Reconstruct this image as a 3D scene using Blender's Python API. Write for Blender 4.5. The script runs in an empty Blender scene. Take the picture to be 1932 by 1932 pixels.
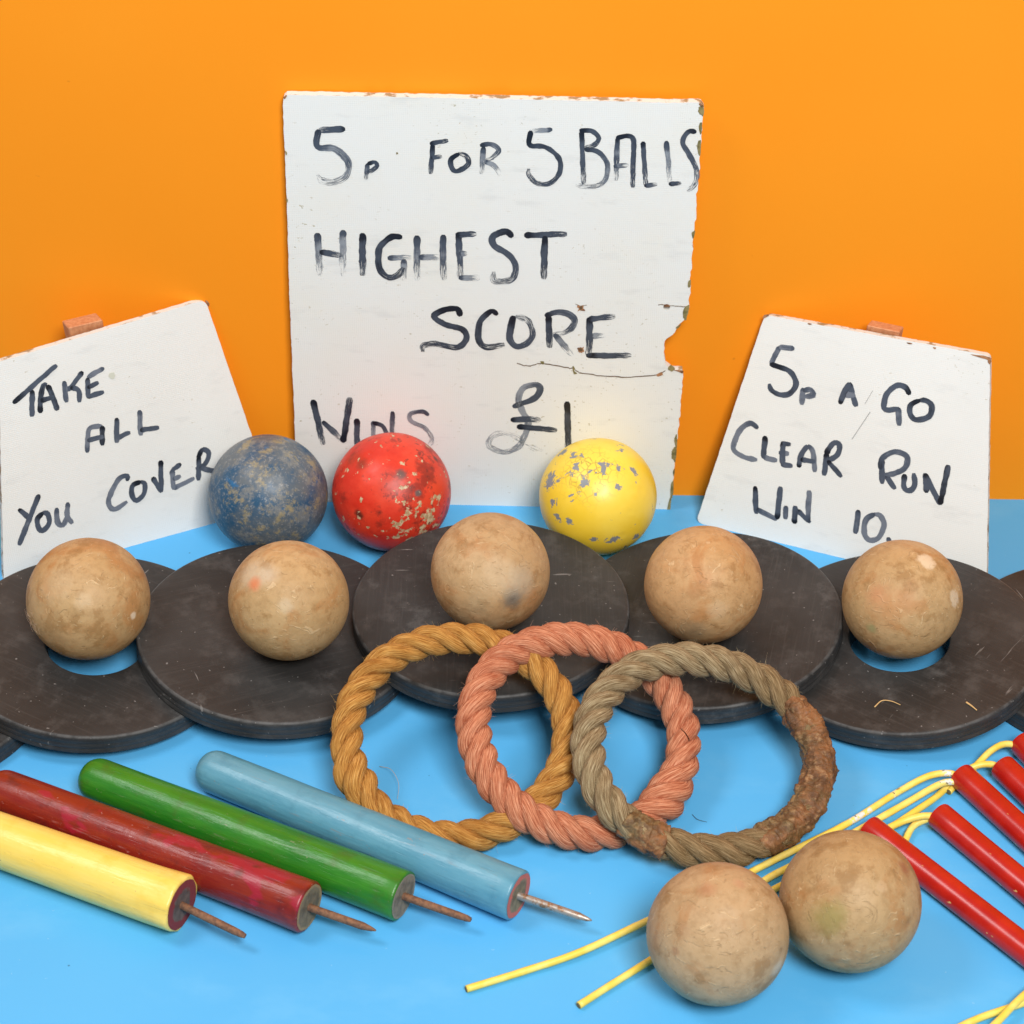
import bpy, bmesh, math, random
import numpy as np
from mathutils import Vector, Matrix, noise, geometry

R_ = math.radians
random.seed(7); np.random.seed(7)
S = bpy.context.scene
COL = S.collection

# ------------------------------------------------------------------ camera
W = 1932.0; FPX = 4150.0; PITCH = R_(37.0); CAM_H = 0.85
cam_d = bpy.data.cameras.new('camera'); cam = bpy.data.objects.new('camera', cam_d); COL.objects.link(cam)
cam.location = (0, 0, CAM_H); cam.rotation_euler = (math.pi/2 - PITCH, 0, 0)
cam_d.sensor_width = 36; cam_d.lens = 36*FPX/W; cam_d.clip_start = 0.01; cam_d.clip_end = 50
cam_d.dof.use_dof = True; cam_d.dof.focus_distance = 1.24; cam_d.dof.aperture_fstop = 18
S.camera = cam
# ------------------------------------------------------------------ world and lamps
wd = bpy.data.worlds.new('World'); S.world = wd; wd.use_nodes = True
bg = wd.node_tree.nodes['Background']; bg.inputs[0].default_value = (0.97, 0.985, 1.0, 1); bg.inputs[1].default_value = 0.27
def area(name, loc, target, size, power, col):
    l = bpy.data.lights.new(name, 'AREA'); l.shape = 'SQUARE'; l.size = size; l.energy = power; l.color = col
    o = bpy.data.objects.new(name, l); COL.objects.link(o); o.location = loc
    o.rotation_euler = (Vector(target)-Vector(loc)).to_track_quat('-Z', 'Y').to_euler()
    return o
area('soft_window_light', (0.36, -0.25, 1.55), (0.0, 1.0, 0.10), 0.60, 42, (1.0, 0.985, 0.96))
area('side_light', (-0.85, 0.88, 1.45), (0.05, 0.95, 0.05), 0.45, 9.5, (0.97, 0.985, 1.0))
S.view_settings.view_transform = 'Standard'; S.view_settings.look = 'None'
S.view_settings.exposure = -0.10; S.view_settings.gamma = 1.0; S.view_settings.use_curve_mapping = False
S.render.engine = 'CYCLES'

# ------------------------------------------------------------------ picture -> place helpers
CO = Vector((0, 0, CAM_H))
def ray(px, py):
    x = (px - W/2)/FPX; y = (py - W/2)/FPX
    c, s = math.cos(PITCH), math.sin(PITCH)
    return Vector((x, c - y*s, -s - y*c))          # depth 1 along the view axis
def at(px, py, z=0.0):
    d = ray(px, py); return CO + d*((z - CAM_H)/d.z)
def hit(px, py, p, n):
    d = ray(px, py); return CO + d*((p-CO).dot(n)/d.dot(n))

# ------------------------------------------------------------------ node helpers
class Mat:
    def __init__(s, name):
        s.m = bpy.data.materials.new(name); s.m.use_nodes = True
        s.t = s.m.node_tree; s.t.nodes.clear()
        s.out = s.t.nodes.new('ShaderNodeOutputMaterial')
        s.b = s.t.nodes.new('ShaderNodeBsdfPrincipled'); s.t.links.new(s.b.outputs[0], s.out.inputs[0])
        s._tc = None
    def n(s, typ, ins=None, out=0, **props):
        nd = s.t.nodes.new('ShaderNode'+typ)
        for k, v in props.items(): setattr(nd, k, v)
        for k, v in (ins or {}).items(): s.put(nd.inputs[k], v)
        return nd.outputs[out]
    def put(s, inp, v):
        if isinstance(v, bpy.types.NodeSocket): s.t.links.new(v, inp)
        elif isinstance(v, tuple) and len(v) == 3 and inp.type == 'RGBA': inp.default_value = v+(1,)
        else: inp.default_value = v
    def tc(s, which='Object'):
        if s._tc is None: s._tc = s.t.nodes.new('ShaderNodeTexCoord')
        return s._tc.outputs[which]
    def math(s, op, a, b=0.0, c=0.0, clamp=False):
        nd = s.t.nodes.new('ShaderNodeMath'); nd.operation = op; nd.use_clamp = clamp
        s.put(nd.inputs[0], a); s.put(nd.inputs[1], b); s.put(nd.inputs[2], c); return nd.outputs[0]
    def vmul(s, v, k, off=(0, 0, 0)):
        nd = s.t.nodes.new('ShaderNodeMapping'); s.put(nd.inputs[0], v)
        nd.inputs['Scale'].default_value = k; nd.inputs['Location'].default_value = off; return nd.outputs[0]
    def noise(s, v, scale, detail=4, rough=.55, dist=0.0):
        return s.n('TexNoise', {'Vector': v, 'Scale': scale, 'Detail': detail, 'Roughness': rough, 'Distortion': dist})
    def step(s, v, lo, hi):
        nd = s.t.nodes.new('ShaderNodeMapRange'); nd.interpolation_type = 'SMOOTHSTEP'
        s.put(nd.inputs['Value'], v); nd.inputs['From Min'].default_value = lo; nd.inputs['From Max'].default_value = hi
        return nd.outputs[0]
    def mix(s, f, a, b, mode='MIX'):
        nd = s.t.nodes.new('ShaderNodeMix'); nd.data_type = 'RGBA'; nd.blend_type = mode
        s.put(nd.inputs[0], f); s.put(nd.inputs[6], a); s.put(nd.inputs[7], b); return nd.outputs[2]
    def bump(s, h, strength=.3, dist=.001, nrm=None):
        nd = s.t.nodes.new('ShaderNodeBump'); nd.inputs['Strength'].default_value = strength; nd.inputs['Distance'].default_value = dist
        s.put(nd.inputs['Height'], h)
        if nrm is not None: s.put(nd.inputs['Normal'], nrm)
        return nd.outputs[0]
    def done(s, col=None, rough=None, nrm=None, spec=None, metal=None, alpha=None):
        if col is not None: s.put(s.b.inputs['Base Color'], col)
        if rough is not None: s.put(s.b.inputs['Roughness'], rough)
        if nrm is not None: s.put(s.b.inputs['Normal'], nrm)
        if spec is not None: s.put(s.b.inputs['Specular IOR Level'], spec)
        if metal is not None: s.put(s.b.inputs['Metallic'], metal)
        if alpha is not None: s.put(s.b.inputs['Alpha'], alpha)
        return s.m

# ------------------------------------------------------------------ object helpers
def obj(name, me, m, parent=None, smooth=False):
    o = bpy.data.objects.new(name, me); COL.objects.link(o)
    if m is not None and not me.materials: me.materials.append(m)
    if parent is not None: o.parent = parent
    if smooth: me.polygons.foreach_set('use_smooth', [True]*len(me.polygons))
    return o
def tag(o, label, cat, group=None):
    o['label'] = label; o['category'] = cat
    if group: o['group'] = group
    return o
def pydata(name, v, f):
    me = bpy.data.meshes.new(name); me.from_pydata([tuple(p) for p in v], [], f); me.update(); return me
def frame(x, y, z, o):
    return Matrix(((x.x, y.x, z.x, o.x), (x.y, y.y, z.y, o.y), (x.z, y.z, z.z, o.z), (0, 0, 0, 1)))
def along(p, q, up=Vector((0, 0, 1))):
    """matrix with local Z from p to q"""
    z = (q-p).normalized(); x = up.cross(z)
    if x.length < 1e-4: x = Vector((1, 0, 0))
    x.normalize(); y = z.cross(x); return frame(x, y, z, p)
def catmull(pts, n):
    P = [Vector(p) for p in pts]
    if len(P) < 3:
        return [P[0].lerp(P[-1], i/n) for i in range(n+1)]
    P = [P[0]*2-P[1]] + P + [P[-1]*2-P[-2]]
    dense = []
    for i in range(1, len(P)-2):
        a, b, c, d = P[i-1:i+3]
        for k in range(24):
            t = k/24
            dense.append(.5*((2*b)+(c-a)*t+(2*a-5*b+4*c-d)*t*t+(3*b-a-3*c+d)*t**3))
    dense.append(P[-2])
    L = [0]
    for i in range(1, len(dense)): L.append(L[-1]+(dense[i]-dense[i-1]).length)
    out = []; j = 0
    for k in range(n+1):
        s = L[-1]*k/n
        while j < len(L)-2 and L[j+1] < s: j += 1
        t = (s-L[j])/max(1e-9, L[j+1]-L[j]); out.append(dense[j].lerp(dense[j+1], min(1, t)))
    return out
def tube_arrays(path, rad, ns=10, closed=False, cap=True):
    """ring-swept tube; rad(i, n) -> radius"""
    n = len(path); V = []; F = []
    T = []
    for i in range(n):
        a = path[(i-1) % n] if closed else path[max(0, i-1)]
        b = path[(i+1) % n] if closed else path[min(n-1, i+1)]
        T.append((b-a).normalized())
    N = T[0].orthogonal().normalized()
    for i in range(n):
        N = (N - T[i]*N.dot(T[i])).normalized(); B = T[i].cross(N); r = rad(i, n)
        for k in range(ns):
            a = 2*math.pi*k/ns; V.append(path[i] + (N*math.cos(a)+B*math.sin(a))*r)
    for i in range(n if closed else n-1):
        j = (i+1) % n
        for k in range(ns):
            l = (k+1) % ns; F.append((i*ns+k, i*ns+l, j*ns+l, j*ns+k))
    if cap and not closed:
        F.append(tuple(range(ns))[::-1]); F.append(tuple((n-1)*ns+k for k in range(ns)))
    return V, F
def lathe(name, prof, ns=96, wob=None):
    """profile of (radius, z); closed loop when the last equals the first"""
    V = []; F = []; m = len(prof)
    closed = prof[0] == prof[-1]
    if closed: m -= 1
    for r, z in prof[:m]:
        for k in range(ns):
            a = 2*math.pi*k/ns; rr = r*(1+(wob(a, z) if wob else 0)); V.append((rr*math.cos(a), rr*math.sin(a), z))
    for i in range(m if closed else m-1):
        j = (i+1) % m
        for k in range(ns):
            l = (k+1) % ns; F.append((i*ns+k, i*ns+l, j*ns+l, j*ns+k))
    if not closed:
        if prof[0][0] > 1e-6: F.append(tuple(range(ns))[::-1])
        if prof[-1][0] > 1e-6: F.append(tuple((m-1)*ns+k for k in range(ns)))
    me = pydata(name, V, F)
    bm = bmesh.new(); bm.from_mesh(me); bmesh.ops.remove_doubles(bm, verts=bm.verts, dist=1e-6)
    bmesh.ops.recalc_face_normals(bm, faces=bm.faces); bm.to_mesh(me); bm.free()
    return me
def smooth_by_angle(me, deg=35):
    bm = bmesh.new(); bm.from_mesh(me)
    for f in bm.faces: f.smooth = True
    for e in bm.edges:
        e.smooth = not (len(e.link_faces) == 2 and e.calc_face_angle(0) > R_(deg))
    bm.to_mesh(me); bm.free()

# ================================================================== SETTING
m = Mat('blue_card'); v = m.tc()
big = m.noise(v, 3, 3); fine = m.noise(v, 900, 2); dust = m.noise(v, 160, 2)
c = m.mix(m.step(big, .3, .7), (.088, .40, .75), (.100, .43, .78))
scf = m.noise(m.vmul(v, (1, 1.8, 1)), 11, 5, .65); gr = m.noise(v, 260, 2)
c = m.mix(m.math('MULTIPLY', m.step(scf, .50, .72), .22), c, (.20, .52, .80))
c = m.mix(m.step(dust, .755, .785), c, (.05, .20, .36)); c = m.mix(m.math('MULTIPLY', m.step(gr, .74, .78), .5), c, (.30, .58, .80))
BLUE = m.done(c, m.math('ADD', .38, m.math('MULTIPLY', scf, .25)), m.bump(m.math('ADD', fine, m.math('MULTIPLY', scf, 1.5)), .08, .0005), .3)
m = Mat('orange_card'); v = m.tc()
big = m.noise(v, 2.5, 3); fine = m.noise(v, 700, 2); dust = m.noise(v, 120, 1)
c = m.mix(m.step(big, .3, .7), (.95, .290, .010), (.96, .315, .014))
c = m.mix(m.math('MULTIPLY', m.step(dust, .80, .83), .4), c, (.6, .15, .01))
ORANGE = m.done(c, .7, m.bump(fine, .07, .0004), .15)

WALL_YAW = R_(-1.2)
wall_p = at(1330, 935, 0)
def slab(name, lo, hi, m, mat):
    x0, y0, z0 = lo; x1, y1, z1 = hi
    v = [(x, y, z) for z in (z0, z1) for y in (y0, y1) for x in (x0, x1)]
    f = [(0, 2, 3, 1), (4, 5, 7, 6), (0, 1, 5, 4), (2, 6, 7, 3), (1, 3, 7, 5), (0, 4, 6, 2)]
    o = obj(name, pydata(name, v, f), m); o.matrix_world = mat; o['kind'] = 'structure'; return o
slab('table_surface', (-1.1, -.85, -.02), (1.1, .35, 0), BLUE, Matrix.Translation((0, wall_p.y, 0)))
slab('wall', (-1.1, 0, -.1), (1.1, .02, .75), ORANGE, Matrix.Translation((wall_p.x, wall_p.y, 0)) @ Matrix.Rotation(WALL_YAW, 4, 'Z'))

# ================================================================== SIGNS
def board_mat(name, warm, specks, seed):
    m = Mat(name); v = m.vmul(m.tc(), (1, 1, 1), (seed, seed*.37, -seed))
    g = m.noise(v, 9, 5, .6); sm = m.noise(m.vmul(v, (1, 1, 3)), 40, 4, .6)
    c = m.mix(m.step(g, .42, .72), (.80, .795, .76), warm)
    c = m.mix(m.math('MULTIPLY', m.step(sm, .55, .75), .35), c, (.62, .62, .60))
    sp = m.noise(m.vmul(v, (1, 1, 1.6)), 330, 3, .6); msk = m.noise(v, 14, 3)
    f = m.math('MULTIPLY', m.step(sp, .66, .71), m.step(msk, .5-specks, .62))
    c = m.mix(m.math('MULTIPLY', f, .75), c, (.42, .36, .22))
    wv = m.n('TexWave', {'Vector': v, 'Scale': 260, 'Distortion': 2.5, 'Detail': 2}, wave_type='BANDS', bands_direction='Z')
    wv2 = m.n('TexWave', {'Vector': v, 'Scale': 260, 'Distortion': 2.5, 'Detail': 2}, wave_type='BANDS', bands_direction='X')
    h = m.math('ADD', m.math('ADD', wv, wv2), m.math('MULTIPLY', sm, 1.5))
    return m.done(c, .5, m.bump(h, .12, .0004), .35)
def ink_mat(name, dark, mid, pale, dry):
    m = Mat(name)
    uv = m.n('UVMap', uv_map='streak', out=0); nn = m.n('UVMap', uv_map='span', out=0)
    sx = m.n('SeparateXYZ', {0: nn}, out=0); rnd = m.n('SeparateXYZ', {0: nn}, out=1)
    st = m.noise(m.vmul(uv, (.22, 7, 1)), 1, 3, .6); lg = m.noise(m.vmul(uv, (.45, .5, 1), (3, 1, 0)), 1, 2)
    pool = m.step(sx, .30, .0)                      # paint pools where the brush lands
    t = m.math('ADD', m.math('MULTIPLY', st, .55), m.math('MULTIPLY', lg, .6))
    t = m.math('ADD', t, m.math('MULTIPLY', rnd, .6)); t = m.math('SUBTRACT', t, m.math('MULTIPLY', pool, .45))
    c = m.mix(m.step(t, .35, .75), dark, mid); c = m.mix(m.step(t, .85, 1.15), c, pale)
    d = m.math('ADD', m.math('MULTIPLY', m.step(sx, .2, 1.0), dry), m.math('MULTIPLY', rnd, dry*.6))
    e = m.noise(m.vmul(uv, (.6, 9, 1), (9, 2, 0)), 1, 3, .65)
    a = m.step(m.math('SUBTRACT', e, d), .12, .26)
    return m.done(c, .35, None, .4, alpha=a)
INK1 = ink_mat('black_brush_paint', (.012, .014, .022), (.065, .078, .105), (.28, .30, .33), .27)
INK2 = ink_mat('slate_brush_paint', (.012, .015, .022), (.075, .092, .125), (.17, .19, .23), .10)
m = Mat('bare_board'); v = m.tc(); g = m.noise(v, 220, 4)
BARE = m.done(m.mix(m.step(g, .35, .65), (.13, .115, .035), (.30, .24, .10)), .8, m.bump(g, .4, .0006))
m = Mat('bare_brown'); v = m.tc(); g = m.noise(v, 260, 4)
BARE_BR = m.done(m.mix(m.step(g, .35, .65), (.16, .07, .03), (.42, .20, .09)), .8, m.bump(g, .4, .0006))
m = Mat('board_edge'); v = m.tc(); g = m.noise(v, 130, 4)
EDGE = m.done(m.mix(m.step(g, .5, .62), (.74, .73, .68), (.36, .25, .13)), .75)
m = Mat('prop_wood'); v = m.tc(); g = m.noise(m.vmul(v, (60, 60, 12)), 8, 4, .6); h = m.noise(v, 700, 2)
PROP = m.done(m.mix(m.step(g, .3, .7), (.52, .20, .085), (.66, .31, .15)), .7, m.bump(h, .4, .0006))

def make_sign(name, foot_a, foot_b, lean, outline, holes, thick, face_mat, jitter, rag):
    """foot_a/b: points of the lower edge on the table; lean back in degrees"""
    X = (foot_b-foot_a); X.z = 0; X.normalize()
    back = Vector((-X.y, X.x, 0)); back = back if back.y > 0 else -back
    up = (Vector((0, 0, 1))*math.cos(R_(lean)) + back*math.sin(R_(lean))).normalized()
    Y = up.cross(X).normalized()                      # points backwards, out of the rear face
    if Y.y < 0: Y = -Y
    O = (foot_a+foot_b)/2
    M = frame(X, Y, up, O)
    Mi = M.inverted()
    def loc(px, py):
        p = Mi @ hit(px, py, O, Y); return Vector((p.x, p.z))
    def rough(loop, amp, step=.0022):
        pts = []
        n = len(loop)
        for i in range(n):
            a, b = loop[i], loop[(i+1) % n]; k = max(1, int((b-a).length/step))
            for j in range(k):
                p = a.lerp(b, j/k); d = (b-a).normalized(); nr = Vector((d.y, -d.x))
                w = amp*(noise.noise(Vector((p.x*260+3, p.y*260, 1.7))) + .5*noise.noise(Vector((p.x*800, p.y*800, 5)))) * rag(p)
                pts.append(p+nr*w)
        return pts
    outer = rough([loc(*p) for p in outline], jitter)
    minz = 0.0
    outer = [Vector((p.x, max(0.0, p.y))) for p in outer]
    outer = [p for i, p in enumerate(outer) if (p-outer[i-1]).length > 1e-5]
    loops = [outer]
    for (hx, hy, hr) in holes:
        c = loc(hx, hy); n = 12
        loops.append([Vector((c.x+hr*(1+.25*noise.noise(Vector((k, hx, 0))))*math.cos(-2*math.pi*k/n), c.y+hr*math.sin(-2*math.pi*k/n))) for k in range(n)])
    tris = geometry.tessellate_polygon([[Vector((p.x, p.y, 0)) for p in l] for l in loops])
    flat = [p for l in loops for p in l]; n = len(flat)
    bv = .0006
    V = [(p.x, 0, p.y) for p in flat] + [(p.x, thick, p.y) for p in flat]
    F = [tuple(t) for t in tris] + [tuple(n+i for i in reversed(t)) for t in tris]
    base = 0
    nf = len(F)
    for l in loops:
        k = len(l)
        for i in range(k):
            a = base+i; b = base+(i+1) % k; F.append((a, b, n+b, n+a))
        base += k
    me = pydata(name, V, F)
    me.materials.append(face_mat); me.materials.append(EDGE)
    for i, p in enumerate(me.polygons): p.material_index = 0 if i < nf else 1
    bm = bmesh.new(); bm.from_mesh(me); bmesh.ops.recalc_face_normals(bm, faces=bm.faces); bm.to_mesh(me); bm.free()
    o = obj(name, me, None); o.matrix_world = M
    return o, loc, minz

def letter(sign, loc, dz, strokes, conv, width, ink, name='painted_letter', layer=[0]):
    V = []; F = []; UV = []; SP = []
    for si, st in enumerate(strokes):
        w = width
        if isinstance(st, dict): w = st['w']; st = st['p']
        P = [loc(*conv(*p)) for p in st]
        L = sum((P[i+1]-P[i]).length for i in range(len(P)-1))
        n = max(6, int(L/.0012)); path = catmull([Vector((p.x, p.y-dz, 0)) for p in P], n)
        rnd = random.random(); uo = random.random()*40; layer[0] = (layer[0]+1) % 5
        y = -.00012-.00004*layer[0]; rows = 5; base = len(V); s = 0
        for i, p in enumerate(path):
            a = path[max(0, i-1)]; b = path[min(n, i+1)]; d = (b-a).normalized(); nr = Vector((-d.y, d.x, 0))
            if i: s += (p-path[i-1]).length
            t = i/n; end = min(1, .45+.55*math.sqrt(min(1, s/(w*.5)))) * min(1, .55+.45*math.sqrt(max(0, (L-s))/(w*.6)))
            hw = w*.5*end*(1+.22*noise.noise(Vector((s/w*.9, rnd*50, 0))))
            off = .10*w*noise.noise(Vector((s/w*.5, rnd*70, 3)))
            for k in range(rows):
                q = (k/(rows-1)-.5)*2
                jag = 1+.10*noise.noise(Vector((s/w*5, rnd*30+k*7, 9))) if k in (0, rows-1) else 1
                v = p+nr*(q*hw*jag+off); V.append((v.x, y, v.y)); UV.append((s/w+uo, k/(rows-1)+rnd*20)); SP.append((t, rnd))
        for i in range(n):
            for k in range(rows-1):
                a = base+i*rows+k; F.append((a, a+rows, a+rows+1, a+1))
    me = pydata(name, V, F)
    u1 = me.uv_layers.new(name='streak'); u2 = me.uv_layers.new(name='span')
    for l in me.loops:
        u1.data[l.index].uv = UV[l.vertex_index]; u2.data[l.index].uv = SP[l.vertex_index]
    return obj(name, me, ink, sign)

def blob(sign, loc, dz, conv, pts, m, name, y=-.00034, amp=.12):
    """small flat patch with an irregular outline"""
    P = [loc(*conv(*p)) for p in pts]; c = sum(P, Vector((0, 0)))/len(P); V = []
    n = len(P)
    for i in range(n):
        for j in range(6):
            t = j/6; p0, p1, p2, p3 = P[i-1], P[i], P[(i+1) % n], P[(i+2) % n]
            p = .5*((2*p1)+(p2-p0)*t+(2*p0-5*p1+4*p2-p3)*t*t+(3*p1-p0-3*p2+p3)*t**3) if amp else p1.lerp(p2, t)
            k = 1+2.2*amp*noise.noise(Vector((p.x*900, p.y*900, 2))); q = c+(p-c)*k
            V.append((q.x, y, q.y-dz))
    tr = geometry.tessellate_polygon([[Vector((v[0], v[2], 0)) for v in V]])
    return obj(name, pydata(name, V, [tuple(t) for t in tr]), m, sign)

SC = W/1946.0
def conv_for(ox, oy, s): return lambda x, y: ((ox+x*s)*SC, (oy+y*s)*SC)

# ---- tall sign
c1 = conv_for(500, 150, 900/1932)
out1 = [(95, 64), (900, 80), (1788, 98), (1798, 116), (1790, 250), (1776, 380), (1766, 500), (1757, 640), (1743, 800), (1738, 930), (1716, 985), (1690, 1008),
        (1672, 1045), (1636, 1070), (1640, 1100), (1632, 1130), (1645, 1165), (1668, 1187), (1712, 1189), (1708, 1240), (1697, 1400), (1686, 1480),
        (1680, 1560), (1672, 1640), (1666, 1720), (1660, 1764), (1640, 1770), (1110, 1755), (800, 1742), (142, 1722), (137, 1600), (130, 1450), (118, 1150), (108, 900), (97, 520), (90, 350), (81, 110), (84, 74)]
fa, fb = at(558, 946, 0), at(1262, 961, 0)
SIGN1 = board_mat('white_board_paint_worn', (.80, .775, .70), .10, 3.0)
sign1, loc1, dz1 = make_sign('painted_sign', fa, fb, 1.2, [c1(*p) for p in out1],
    [c1(1646, 931)+(.0021,)], .005, SIGN1, .0007, lambda p: 1.6 if p.x > .09 else .55)
tag(sign1, 'tall white painted board with torn right edge lettered HIGHEST SCORE, standing against the orange wall', 'sign')
LET1 = {
 '5a': [[(335, 205), (228, 208)], [(226, 205), (223, 275), (290, 283), (345, 335), (342, 390), (290, 420), (240, 415), (222, 390)]],
 'p': [dict(w=.0028, p=[(425, 345), (420, 410)]), dict(w=.0026, p=[(425, 347), (455, 338), (465, 355), (440, 375), (425, 380)])],
 'F': [[(692, 265), (683, 388)], [(680, 264), (755, 250)], [(685, 322), (730, 315)]],
 'O': [dict(w=.0031, p=[(800, 303), (766, 330), (775, 370), (800, 374), (838, 345), (826, 312), (795, 303)])],
 'R': [[(900, 275), (890, 387)], [(885, 272), (930, 265), (962, 290), (935, 320), (900, 335)], [(900, 336), (940, 352), (968, 395)]],
 '5b': [[(1180, 205), (1085, 214)], [(1092, 210), (1088, 268), (1150, 277), (1205, 320), (1210, 380), (1170, 425), (1120, 425), (1085, 392), (1083, 365)]],
 'B': [[(1300, 212), (1308, 430)], [(1290, 210), (1340, 212), (1370, 240), (1350, 270), (1310, 282)], [(1310, 284), (1370, 300), (1405, 350), (1395, 410), (1350, 438), (1275, 435)]],
 'A': [[(1446, 238), (1440, 415)], [(1440, 240), (1490, 232), (1511, 250), (1510, 330), (1508, 442)], [(1430, 356), (1492, 350)]],
 'L1': [[(1550, 255), (1561, 437)], [(1555, 435), (1608, 430)]],
 'L2': [[(1645, 252), (1661, 430)], [(1655, 428), (1706, 424)]],
 'S': [[(1768, 216), (1735, 215), (1712, 260), (1740, 310), (1768, 370), (1764, 425), (1730, 457)]],
 'H1': [[(222, 628), (232, 802)], [(325, 616), (325, 806)], [(230, 705), (325, 720)]],
 'I': [[(405, 628), (405, 802)]],
 'G': [[(568, 644), (520, 645), (475, 690), (475, 770), (510, 808), (550, 800), (572, 768)], [(508, 732), (605, 728)], [(575, 735), (572, 822)]],
 'H2': [[(628, 638), (628, 822)], [(735, 635), (735, 820)], [(635, 725), (732, 728)]],
 'E1': [[(797, 630), (806, 815)], [(785, 636), (870, 632)], [(800, 712), (832, 710)], [(798, 812), (884, 810)]],
 'S2': [[(1018, 645), (990, 622), (938, 640), (945, 680), (1000, 715), (1030, 760), (1015, 815), (945, 823), (940, 785)]],
 'T': [[(1065, 638), (1240, 632)], [(1150, 640), (1145, 817)]],
 'S3': [[(806, 968), (790, 937), (735, 943), (697, 968), (740, 1000), (810, 1020), (830, 1060), (790, 1095), (710, 1080), (655, 1087), (652, 1112)]],
 'C': [[(957, 962), (930, 948), (885, 990), (880, 1060), (910, 1094), (985, 1082)]],
 'O2': [[(1022, 965), (1005, 1045), (1030, 1090), (1075, 1080), (1100, 1040), (1080, 985), (1030, 965)]],
 'R2': [[(1165, 965), (1170, 1097)], [(1150, 968), (1200, 950), (1250, 960), (1272, 990), (1240, 1030), (1175, 1046)], [(1187, 1040), (1262, 1127)]],
 'E2': [[(1332, 972), (1330, 1132)], [(1325, 980), (1437, 967)], [(1335, 1050), (1396, 1045)], [(1318, 1128), (1502, 1128)]],
 'W': [[(203, 1308), (246, 1492)], [(243, 1395), (332, 1482)], [(327, 1482), (355, 1298)]],
 'I2': [[(382, 1385), (384, 1540)]],
 'N': [[(450, 1395), (448, 1540)], [(447, 1400), (495, 1425), (524, 1535)], [(528, 1355), (524, 1535)]],
 'S4': [[(676, 1372), (650, 1356), (602, 1365), (604, 1395), (655, 1420), (682, 1450), (688, 1480), (640, 1545)]],
 'pound': [[(1018, 1338), (1110, 1300), (1130, 1265), (1110, 1247), (1060, 1262), (1043, 1310), (1060, 1360), (1080, 1400), (1070, 1450), (1040, 1500), (980, 1522), (925, 1500), (930, 1465), (970, 1445), (1030, 1460), (1080, 1495), (1140, 1517)],
           [(1010, 1390), (1132, 1388)], [(1035, 1418), (1200, 1432)]],
 '1': [[(1240, 1315), (1246, 1540)]],
}
for k, st in LET1.items():
    wd_ = .0030 if k in ('F', 'O', 'R', '5b', 'B', 'A', 'L1', 'L2', 'S', 'N', 'S4') else .0040
    letter(sign1, loc1, dz1, st, c1, wd_, INK1)
for pts in ([(1797, 110), (1780, 112), (1776, 135), (1795, 150)], [(1790, 180), (1778, 185), (1780, 215), (1788, 222)], [(1786, 250), (1772, 262), (1774, 300), (1783, 310)], [(1762, 618), (1748, 628), (1755, 650)],
            [(1745, 820), (1735, 825), (1733, 845), (1742, 850)], [(1738, 925), (1720, 930), (1712, 960), (1722, 985), (1735, 950)], [(1705, 1000), (1684, 1012), (1690, 1018)],
            [(1664, 1166), (1650, 1180), (1665, 1192), (1680, 1182)], [(1688, 1455), (1678, 1462), (1680, 1490), (1688, 1500)], [(1686, 1500), (1668, 1515), (1668, 1545), (1682, 1558)],
            [(1680, 1590), (1672, 1600), (1676, 1620)], [(1674, 1640), (1664, 1650), (1662, 1700), (1671, 1702)], [(1665, 1700), (1655, 1722), (1648, 1764), (1660, 1762)],
            [(1262, 1172), (1272, 1178), (1270, 1190), (1282, 1200), (1268, 1202)], [(1130, 1152), (1146, 1152), (1142, 1164)], [(90, 292), (98, 300), (94, 312)], [(94, 485), (102, 495), (97, 505)],
            [(545, 297), (551, 303), (543, 307)]):
    blob(sign1, loc1, dz1, c1, pts, BARE, 'paint_chip')
for pts in ([(84, 74), (92, 66), (98, 68), (88, 82)], [(1675, 1186), (1712, 1189), (1712, 1200), (1690, 1192)], [(1785, 98), (1797, 112), (1790, 116), (1778, 103)], [(1605, 1205), (1625, 1195), (1630, 1206), (1612, 1212)],
            [(1635, 925), (1646, 918), (1660, 924), (1650, 929)]):
    blob(sign1, loc1, dz1, c1, pts, BARE_BR, 'paint_chip')
m = Mat('crack_dark'); CRACK = m.done((.13, .075, .035), .9)
def nail_mark(x, y):
    blob(sign1, loc1, dz1, c1, [(x-13, y-6), (x-6, y-12), (x+2, y-9), (x+12, y-13), (x+10, y-2), (x+13, y+7), (x+5, y+13), (x-4, y+9), (x-10, y+12), (x-9, y+3)], BARE_BR, 'nail_hole', -.00040, .3)
    blob(sign1, loc1, dz1, c1, [(x-5, y-5), (x+3, y-7), (x+7, y-1), (x+5, y+5), (x-2, y+6), (x-6, y+2)], CRACK, 'nail_hole', -.00046, .2)
nail_mark(1296, 933); nail_mark(1296, 1104)
def crack(pts, w):
    path = []
    for i in range(len(pts)-1):
        for j in range(6):
            t = j/6; x = pts[i][0]*(1-t)+pts[i+1][0]*t; y = pts[i][1]*(1-t)+pts[i+1][1]*t
            path.append((x+3*noise.noise(Vector((x*.09, y*.09, 1))), y+5*noise.noise(Vector((x*.08, y*.08, 4)))))
    up_ = [(x, y-w*(.5+.9*abs(noise.noise(Vector((x*.05, 3, 3)))))) for x, y in path]; dn = [(x, y+w*.5) for x, y in reversed(path)]
    P = [loc1(*c1(*p)) for p in up_+dn]; V = [(p.x, -.00030, p.y-dz1) for p in P]
    tr = geometry.tessellate_polygon([[Vector((v[0], v[2], 0)) for v in V]])
    obj('crack', pydata('crack', V, [tuple(t) for t in tr]), CRACK, sign1)
crack([(1035, 1158), (1080, 1172), (1140, 1158), (1225, 1175), (1265, 1180), (1290, 1198), (1400, 1212), (1500, 1216), (1600, 1208), (1650, 1185)], 3.2)
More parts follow.
